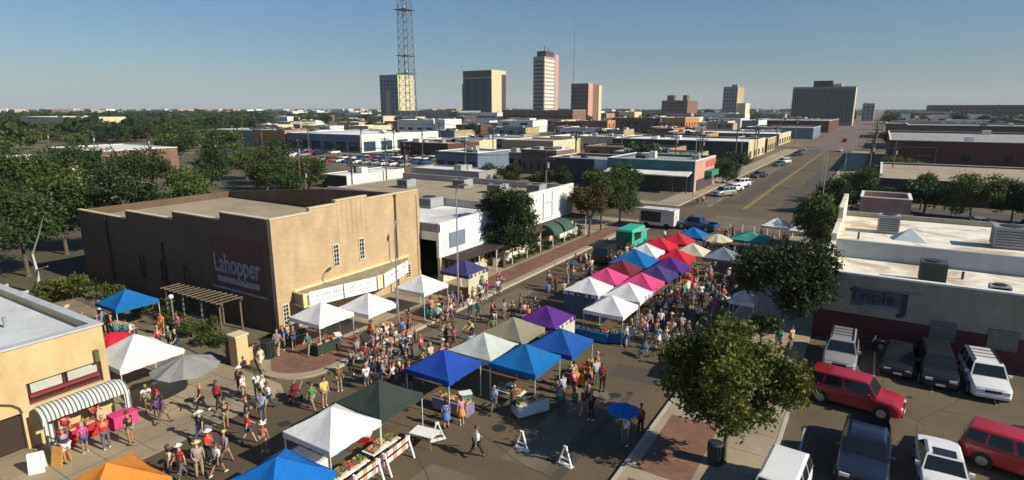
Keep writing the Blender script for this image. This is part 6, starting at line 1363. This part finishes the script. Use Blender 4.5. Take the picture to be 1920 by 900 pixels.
# people picked out one by one in the foreground
MAN = [(-29.3, 15.7, 'brown', 'black trousers', 'walking', 170), (-28.8, 16.3, 'red', 'black trousers', 'strolling', 190), (-26.7, 14.1, 'black', 'blue jeans', 'walking', 20), (-26.7, 15.4, 'black', 'khaki shorts', 'standing', 80), (-23.9, 13.6, 'grey', 'khaki shorts', 'walking', 10), (-29.5, 18.1, 'black', 'black trousers', 'standing', 200),
 (-28.6, 17.7, 'white', 'khaki shorts', 'standing', 120), (-28.1, 18.2, 'white', 'khaki trousers', 'holding a bag', 250), (-27.4, 18.1, 'white', 'black trousers', 'standing', 300), (-26.6, 17.8, 'white', 'blue jeans', 'walking', 180), (-31.1, 20.6, 'cream', 'white shorts', 'walking', 100), (-24.5, 19.0, 'green', 'khaki shorts', 'walking', 280), (-24.2, 19.6, 'yellow', 'khaki shorts', 'holding a bag', 260),
 (-24.9, 21.3, 'brown', 'khaki trousers', 'standing', 30), (-25.9, 16.1, 'black', 'black trousers', 'standing', 150), (-25.8, 16.9, 'light blue', 'grey trousers', 'standing', 210), (-24.5, 15.2, 'red', 'denim shorts', 'walking', 340), (-23.2, 15.1, 'coral', 'khaki shorts', 'standing', 20), (-25.1, 11.7, 'cream', 'dark skirt', 'walking', 0), (-24.5, 11.9, 'red', 'grey trousers', 'strolling', 180),
 (-24.0, 12.4, 'grey', 'khaki trousers', 'standing', 60), (-24.5, 13.2, 'red', 'black trousers', 'holding a bag', 290), (-23.4, 12.9, 'white', 'black shorts', 'walking', 10), (-30.2, 9.8, 'navy', 'white shorts', 'reaching', 90), (-30.4, 10.6, 'magenta', 'denim shorts', 'standing', 95), (-29.9, 11.3, 'red', 'grey trousers', 'reaching', 80), (-29.3, 12.1, 'black', 'khaki shorts', 'standing', 120), (-32.3, 10.6, 'red', 'black trousers', 'standing', 270), (-32.5, 11.9, 'red', 'black trousers', 'reaching', 270),
 (-30.8, 14.1, 'purple', 'denim shorts', 'standing', 60), (-29.9, 14.0, 'purple', 'khaki shorts', 'walking', 0), (-32.0, 14.3, 'white', 'khaki shorts', 'leaning', 240), (-31.5, 14.6, 'red', 'blue jeans', 'standing', 150), (-46.5, 18.6, 'light blue', 'white shorts', 'standing', 20), (-44.8, 18.4, 'dark red', 'black trousers', 'standing', 330), (-43.0, 18.5, 'teal', 'teal' and 'blue jeans', 'standing', 30), (-43.6, 18.2, 'teal', 'black shorts', 'walking', 60),
 (-42.4, 20.6, 'orange', 'khaki shorts', 'standing', 200), (-41.6, 21.3, 'pink', 'khaki trousers', 'standing', 180), (-39.2, 19.4, 'green', 'black shorts', 'standing', 190), (-38.2, 19.3, 'black', 'blue jeans', 'walking', 180), (-39.8, 19.0, 'red', 'black trousers', 'standing', 90), (-49.2, 19.6, 'white', 'blue jeans', 'standing', 300), (-47.6, 17.8, 'pink', 'khaki shorts', 'standing', 70), (-45.6, 17.9, 'red', 'black trousers', 'holding a bag', 20), (-41.4, 18.3, 'navy', 'khaki trousers', 'strolling', 100),
 (-14.4, 20.1, 'white', 'black trousers', 'walking', 330), (-17.2, 21.4, 'blue', 'blue skirt', 'standing', 50), (-16.75, 22.1, 'pink', 'orange skirt', 'holding a bag', 60), (-15.9, 23.9, 'light blue', 'grey trousers', 'walking', 190), (-14.9, 24.2, 'brown', 'black shorts', 'reaching', 10), (-12.7, 29.9, 'light blue', 'grey trousers', 'standing', 60), (-12.0, 29.3, 'dark red', 'black trousers', 'standing', 200),
 (-12.8, 25.6, 'teal', 'blue jeans', 'standing', 10), (-12.4, 26.5, 'green', 'denim shorts', 'standing', 40), (-11.7, 26.2, 'dark red', 'khaki shorts', 'walking', 0), (-13.1, 27.9, 'red', 'black trousers', 'reaching', 90), (-13.4, 28.7, 'orange', 'khaki shorts', 'reaching', 80), (-12.9, 29.4, 'coral', 'dark skirt', 'standing', 120), (-13.4, 27.0, 'light blue', 'khaki trousers', 'standing', 70), (-13.3, 26.3, 'purple', 'denim shorts', 'reaching', 70), (-12.9, 30.6, 'red', 'khaki shorts', 'standing', 100), (-12.0, 27.3, 'pink', 'black shorts', 'standing', 130), (-11.2, 26.0, 'black', 'black trousers', 'standing', 170),
 (-10.6, 36.7, 'white', 'khaki shorts', 'walking', 185), (-10.0, 37.0, 'white', 'khaki shorts', 'walking', 180), (-11.4, 37.5, 'light blue', 'white skirt', 'walking', 195), (-13.2, 36.2, 'light blue', 'denim shorts', 'standing', 90), (-12.6, 38.2, 'coral', 'khaki shorts', 'standing', 80), (-8.8, 24.7, 'white', 'grey trousers', 'standing', 150), (-8.5, 25.9, 'dark red', 'black trousers', 'standing', 170), (-8.9, 34.8, 'blue', 'blue jeans', 'standing', 150),
 (-4.2, 40.6, 'teal', 'khaki shorts', 'walking', 180), (-3.5, 41.2, 'cream', 'khaki trousers', 'standing', 60), (-25.0, 100, 'red', 'black trousers', 'walking', 90), (-24.4, 101.3, 'white', 'blue jeans', 'walking', 100)]
hats = {2: 'white', 4: 'lime', 19: 'white', 55: 'straw', 0: None}
for i, m_ in enumerate(MAN):
    person(m_[0], m_[1], m_[2], m_[3], m_[4], m_[5], fem=('skirt' in m_[3] or m_[2] in ('pink', 'magenta', 'purple', 'coral')), hat=hats.get(i), h=(.72 if i in (29, 54) else None))
# the denser crowd
placed = [(p[1], p[2]) for p in PEOPLE]
def crowd(n, x0, x1, y0, y1, face=None, pref=None, gap=.55, under=False):
    k = 0; tr = 0
    while k < n and tr < n * 60:
        tr += 1; x = rp.uniform(x0, x1); y = rp.uniform(y0, y1)
        if not under and any(abs(x - a) < s / 2 - .15 and abs(y - b_) < s / 2 - .15 for a, b_, s, _ in TENTS): continue
        if any((x - a) ** 2 + (y - b_) ** 2 < gap * gap for a, b_ in placed): continue
        if -24.7 < x < -21.4 and 61 < y < 68.8: continue
        if -24.8 < x < -22.4 and 54.6 < y < 60: continue
        if x > -6.4 and y < 45: continue
        placed.append((x, y)); k += 1
        person(x, y, shirt=rp.choice(pref) if pref and rp.random() < .5 else None, h=.68 if rp.random() < .06 else None, rz=(face + rp.uniform(-50, 50)) if face is not None and rp.random() < .6 else None)
crowd(30, -26.2, -21.2, 21.6, 27.5, pref=['red', 'white', 'black', 'navy', 'brown', 'light blue', 'pink'], gap=.5)
crowd(12, -26.8, -21.2, 27.5, 35)
crowd(12, -28.6, -26.4, 24.4, 31, face=90, gap=.5); crowd(10, -28.4, -25.6, 32, 37, pref=['coral', 'pink', 'red', 'grey'], gap=.5); crowd(7, -28.2, -26.4, 38, 43, pref=['green', 'white'])
crowd(5, -33, -30.2, 22.3, 24, gap=.6)
crowd(10, -23.8, -20.2, 34.6, 38.8, pref=['orange', 'black', 'brown', 'coral'])
crowd(22, -25.2, -20.2, 42, 54.5, pref=['navy', 'blue', 'teal', 'white', 'black'], gap=.55)
crowd(16, -22.4, -20.2, 52, 62); crowd(12, -21.5, -14, 63, 72, pref=['dark red', 'red', 'black'], gap=.55)
crowd(30, -13.5, -9.4, 37.6, 47, pref=['brown', 'pink', 'coral', 'white', 'cream', 'black'], gap=.52)
crowd(26, -13.3, -8.6, 47, 55.5, pref=['brown', 'red', 'coral', 'white', 'teal'], gap=.52)
crowd(22, -13.4, -7.2, 58, 66.4, pref=['black', 'white', 'dark red'], gap=.52)
crowd(16, -15, -7.5, 68.5, 77, pref=['dark red', 'black', 'white'], gap=.55)
# stall keepers in the shade of the tents
for (a, b_, s, l) in TENTS:
    if len(PEOPLE) > 298: break
    if 'striped' in l or 'umbrella' in l: continue
    x = a + rp.uniform(-.7, .7); y = b_ + rp.uniform(-.8, .8)
    if all((x - p) ** 2 + (y - q) ** 2 > .3 for p, q in placed): placed.append((x, y)); person(x, y, pose=rp.choice(['standing', 'reaching', 'holding a bag']))
# ================================================================== LABELS: each one singles out one thing
LAND = [(x, y, l) for x, y, l in [
 (-18.2, 12.3, 'the bright blue tent'), (-23.3, 8.7, 'the orange tent'), (-19.4, 16, 'the nearest white tent'), (-19.5, 19.1, 'the dark green tent'), (-19.1, 23.7, 'the royal blue tent'), (-15.7, 26.8, 'the front blue tent'), (-18.7, 27, 'the pale grey tent'), (-15.1, 30, 'the rear blue tent'), (-18.6, 30.2, 'the taupe tent'), (-17.9, 33.3, 'the bright purple tent'),
 (-15, 37.7, 'the blue clothed tables'), (-18.3, 41.1, 'the slate walled tent'), (-15.1, 41.3, 'the right pink tent'), (-18.2, 44.4, 'the left pink tent'), (-18.1, 47.5, 'the maroon tent'), (-18.2, 51, 'the wide blue tent'), (-15, 47.6, 'the navy tent'), (-14.8, 50.8, 'the dull purple tent'), (-18.5, 55, 'the farther white tent'), (-15.2, 54.2, 'the nearest red tent'),
 (-18.2, 58.4, 'the middle red tent'), (-17.3, 61.7, 'the farthest red tent'), (-16.7, 65.6, 'the farthest blue tent'), (-14.6, 57.5, 'the cream tent'), (-11.6, 57.3, 'the slate grey tent'), (-10.9, 67.4, 'the teal tent'), (-7.4, 45.4, 'the small white tent'), (-8.9, 56.5, 'the shaded maroon tent'), (-13.7, 64.3, 'the cream umbrella'), (-8, 76, 'the white topped pair'),
 (-31.1, 25.5, 'the corner white tent'), (-29.8, 28.6, 'the marquee tents'), (-29.7, 34.3, 'the lone sidewalk tent'), (-29.6, 39.9, 'the sidewalk navy tent'), (-46, 20.2, 'the garden blue tent'), (-35.3, 15.6, 'the large white tent'), (-31.2, 16.1, 'the grey umbrella'), (-33.1, 11.5, 'the striped awning'), (-23, 64.6, 'the mint food truck'), (-28.3, 37, 'the thin street lamp'), (-22.5, 46, 'the brick sidewalk kerb'), (-28, 18, 'the gate pillar plaza'), (-14, 20, 'the open street'), (-41, 20, 'the garden path'), (-4, 41, 'the dark corner tree'), (-9, 24.7, 'the little blue umbrella'), (-25, 15, 'the concrete apron'), (-24.5, 100, 'the intersection corner'), (-24, 24, 'the central crowd'), (-11, 37, 'the sunny open patch'), (-9, 50, 'the shaded right side')]]
ORD = ['nearest', 'second nearest', 'third nearest', 'fourth nearest', 'fifth nearest', 'sixth nearest', 'seventh nearest', 'eighth nearest']
ONES = ['', 'first', 'second', 'third', 'fourth', 'fifth', 'sixth', 'seventh', 'eighth', 'ninth', 'tenth', 'eleventh', 'twelfth', 'thirteenth', 'fourteenth', 'fifteenth', 'sixteenth', 'seventeenth', 'eighteenth', 'nineteenth']
TENS = {2: ('twentieth', 'twenty'), 3: ('thirtieth', 'thirty'), 4: ('fortieth', 'forty'), 5: ('fiftieth', 'fifty'), 6: ('sixtieth', 'sixty'), 7: ('seventieth', 'seventy'), 8: ('eightieth', 'eighty'), 9: ('ninetieth', 'ninety')}
def ordn(n):
    if n < 20: return ONES[n]
    if n < 100: return TENS[n // 10][0] if n % 10 == 0 else TENS[n // 10][1] + '-' + ONES[n % 10]
    return 'hundred and ' + ordn(n - 100) if n > 100 else 'hundredth'
byl = {}
for t, x, y, desc, pose in PEOPLE:
    lm = min(LAND, key=lambda q: (q[0] - x) ** 2 + (q[1] - y) ** 2)[2]
    l_ = '%s, %s by %s' % (desc, pose, lm)
    if len(l_.split()) > 15: l_ = '%s, by %s' % (desc, lm)
    byl.setdefault(l_, []).append(t)
for l, ts in byl.items():
    ts.sort(key=lambda t: t.location.length)
    for k, t in enumerate(ts):
        if len(ts) > 1: t['label'] = l+ (', nearer' if k == 0 else ', farther')
        else: t['label'] = l
        t['group'] = 'people at the market'
# remaining look-alikes: told apart by their place, counted from the left of the picture
LM2 = [(-445, 'the lattice mast'), (0, '')]
bl = {}
for o in COL.objects:
    if o.parent is None and o.get('label') and o.get('category') != 'person': bl.setdefault(o['label'], []).append(o)
def azim(o): return math.atan2(o.location.x, max(1, o.location.y))
for l, os_ in bl.items():
    if len(os_) < 2: continue
    if l.startswith('dark green tree between') or 'low building with' in l:
        # split by depth into bands first, so that the counts stay short
        bands = {}
        for o in os_: d = o.location.y; bands.setdefault('near the market' if d < 200 else ('in the middle distance' if d < 420 else ('farther back' if d < 700 else 'before the horizon')), []).append(o)
        for bn, bo in bands.items():
            bo.sort(key=azim)
            for k, o in enumerate(bo): o['label'] = '%s %s, %s from left' % (l.replace(' between the buildings of the town', ' in town'), bn, ordn(k + 1))
    else:
        os_.sort(key=azim)
        for k, o in enumerate(os_): o['label'] = '%s, %s from left' % (l, ordn(k + 1))
for o in COL.objects:
    if o.parent is None and o.get('label') and len(o['label'].split()) > 16: o['label'] = ' '.join(o['label'].split()[:16]); print('LONG', o['label'])
# ================================================================== HAZE
hz = MB(); hz.box(-16500, 7500, -2000, 12500, -1, 262); ho = hz.build('haze', mat('haze air', (.5, .5, .5)), None); tag(ho, 'thin pale air over the whole town', 'haze', kind='stuff')
hm = bpy.data.materials.new('haze volume'); hm.use_nodes = True; n_ = hm.node_tree.nodes; n_.remove(n_['Principled BSDF']); pv = n_.new('ShaderNodeVolumePrincipled'); pv.inputs['Color'].default_value = (.80, .91, 1, 1); pv.inputs['Density'].default_value = .00009
hm.node_tree.links.new(pv.outputs[0], n_['Material Output'].inputs['Volume']); ho.data.materials.clear(); ho.data.materials.append(hm)
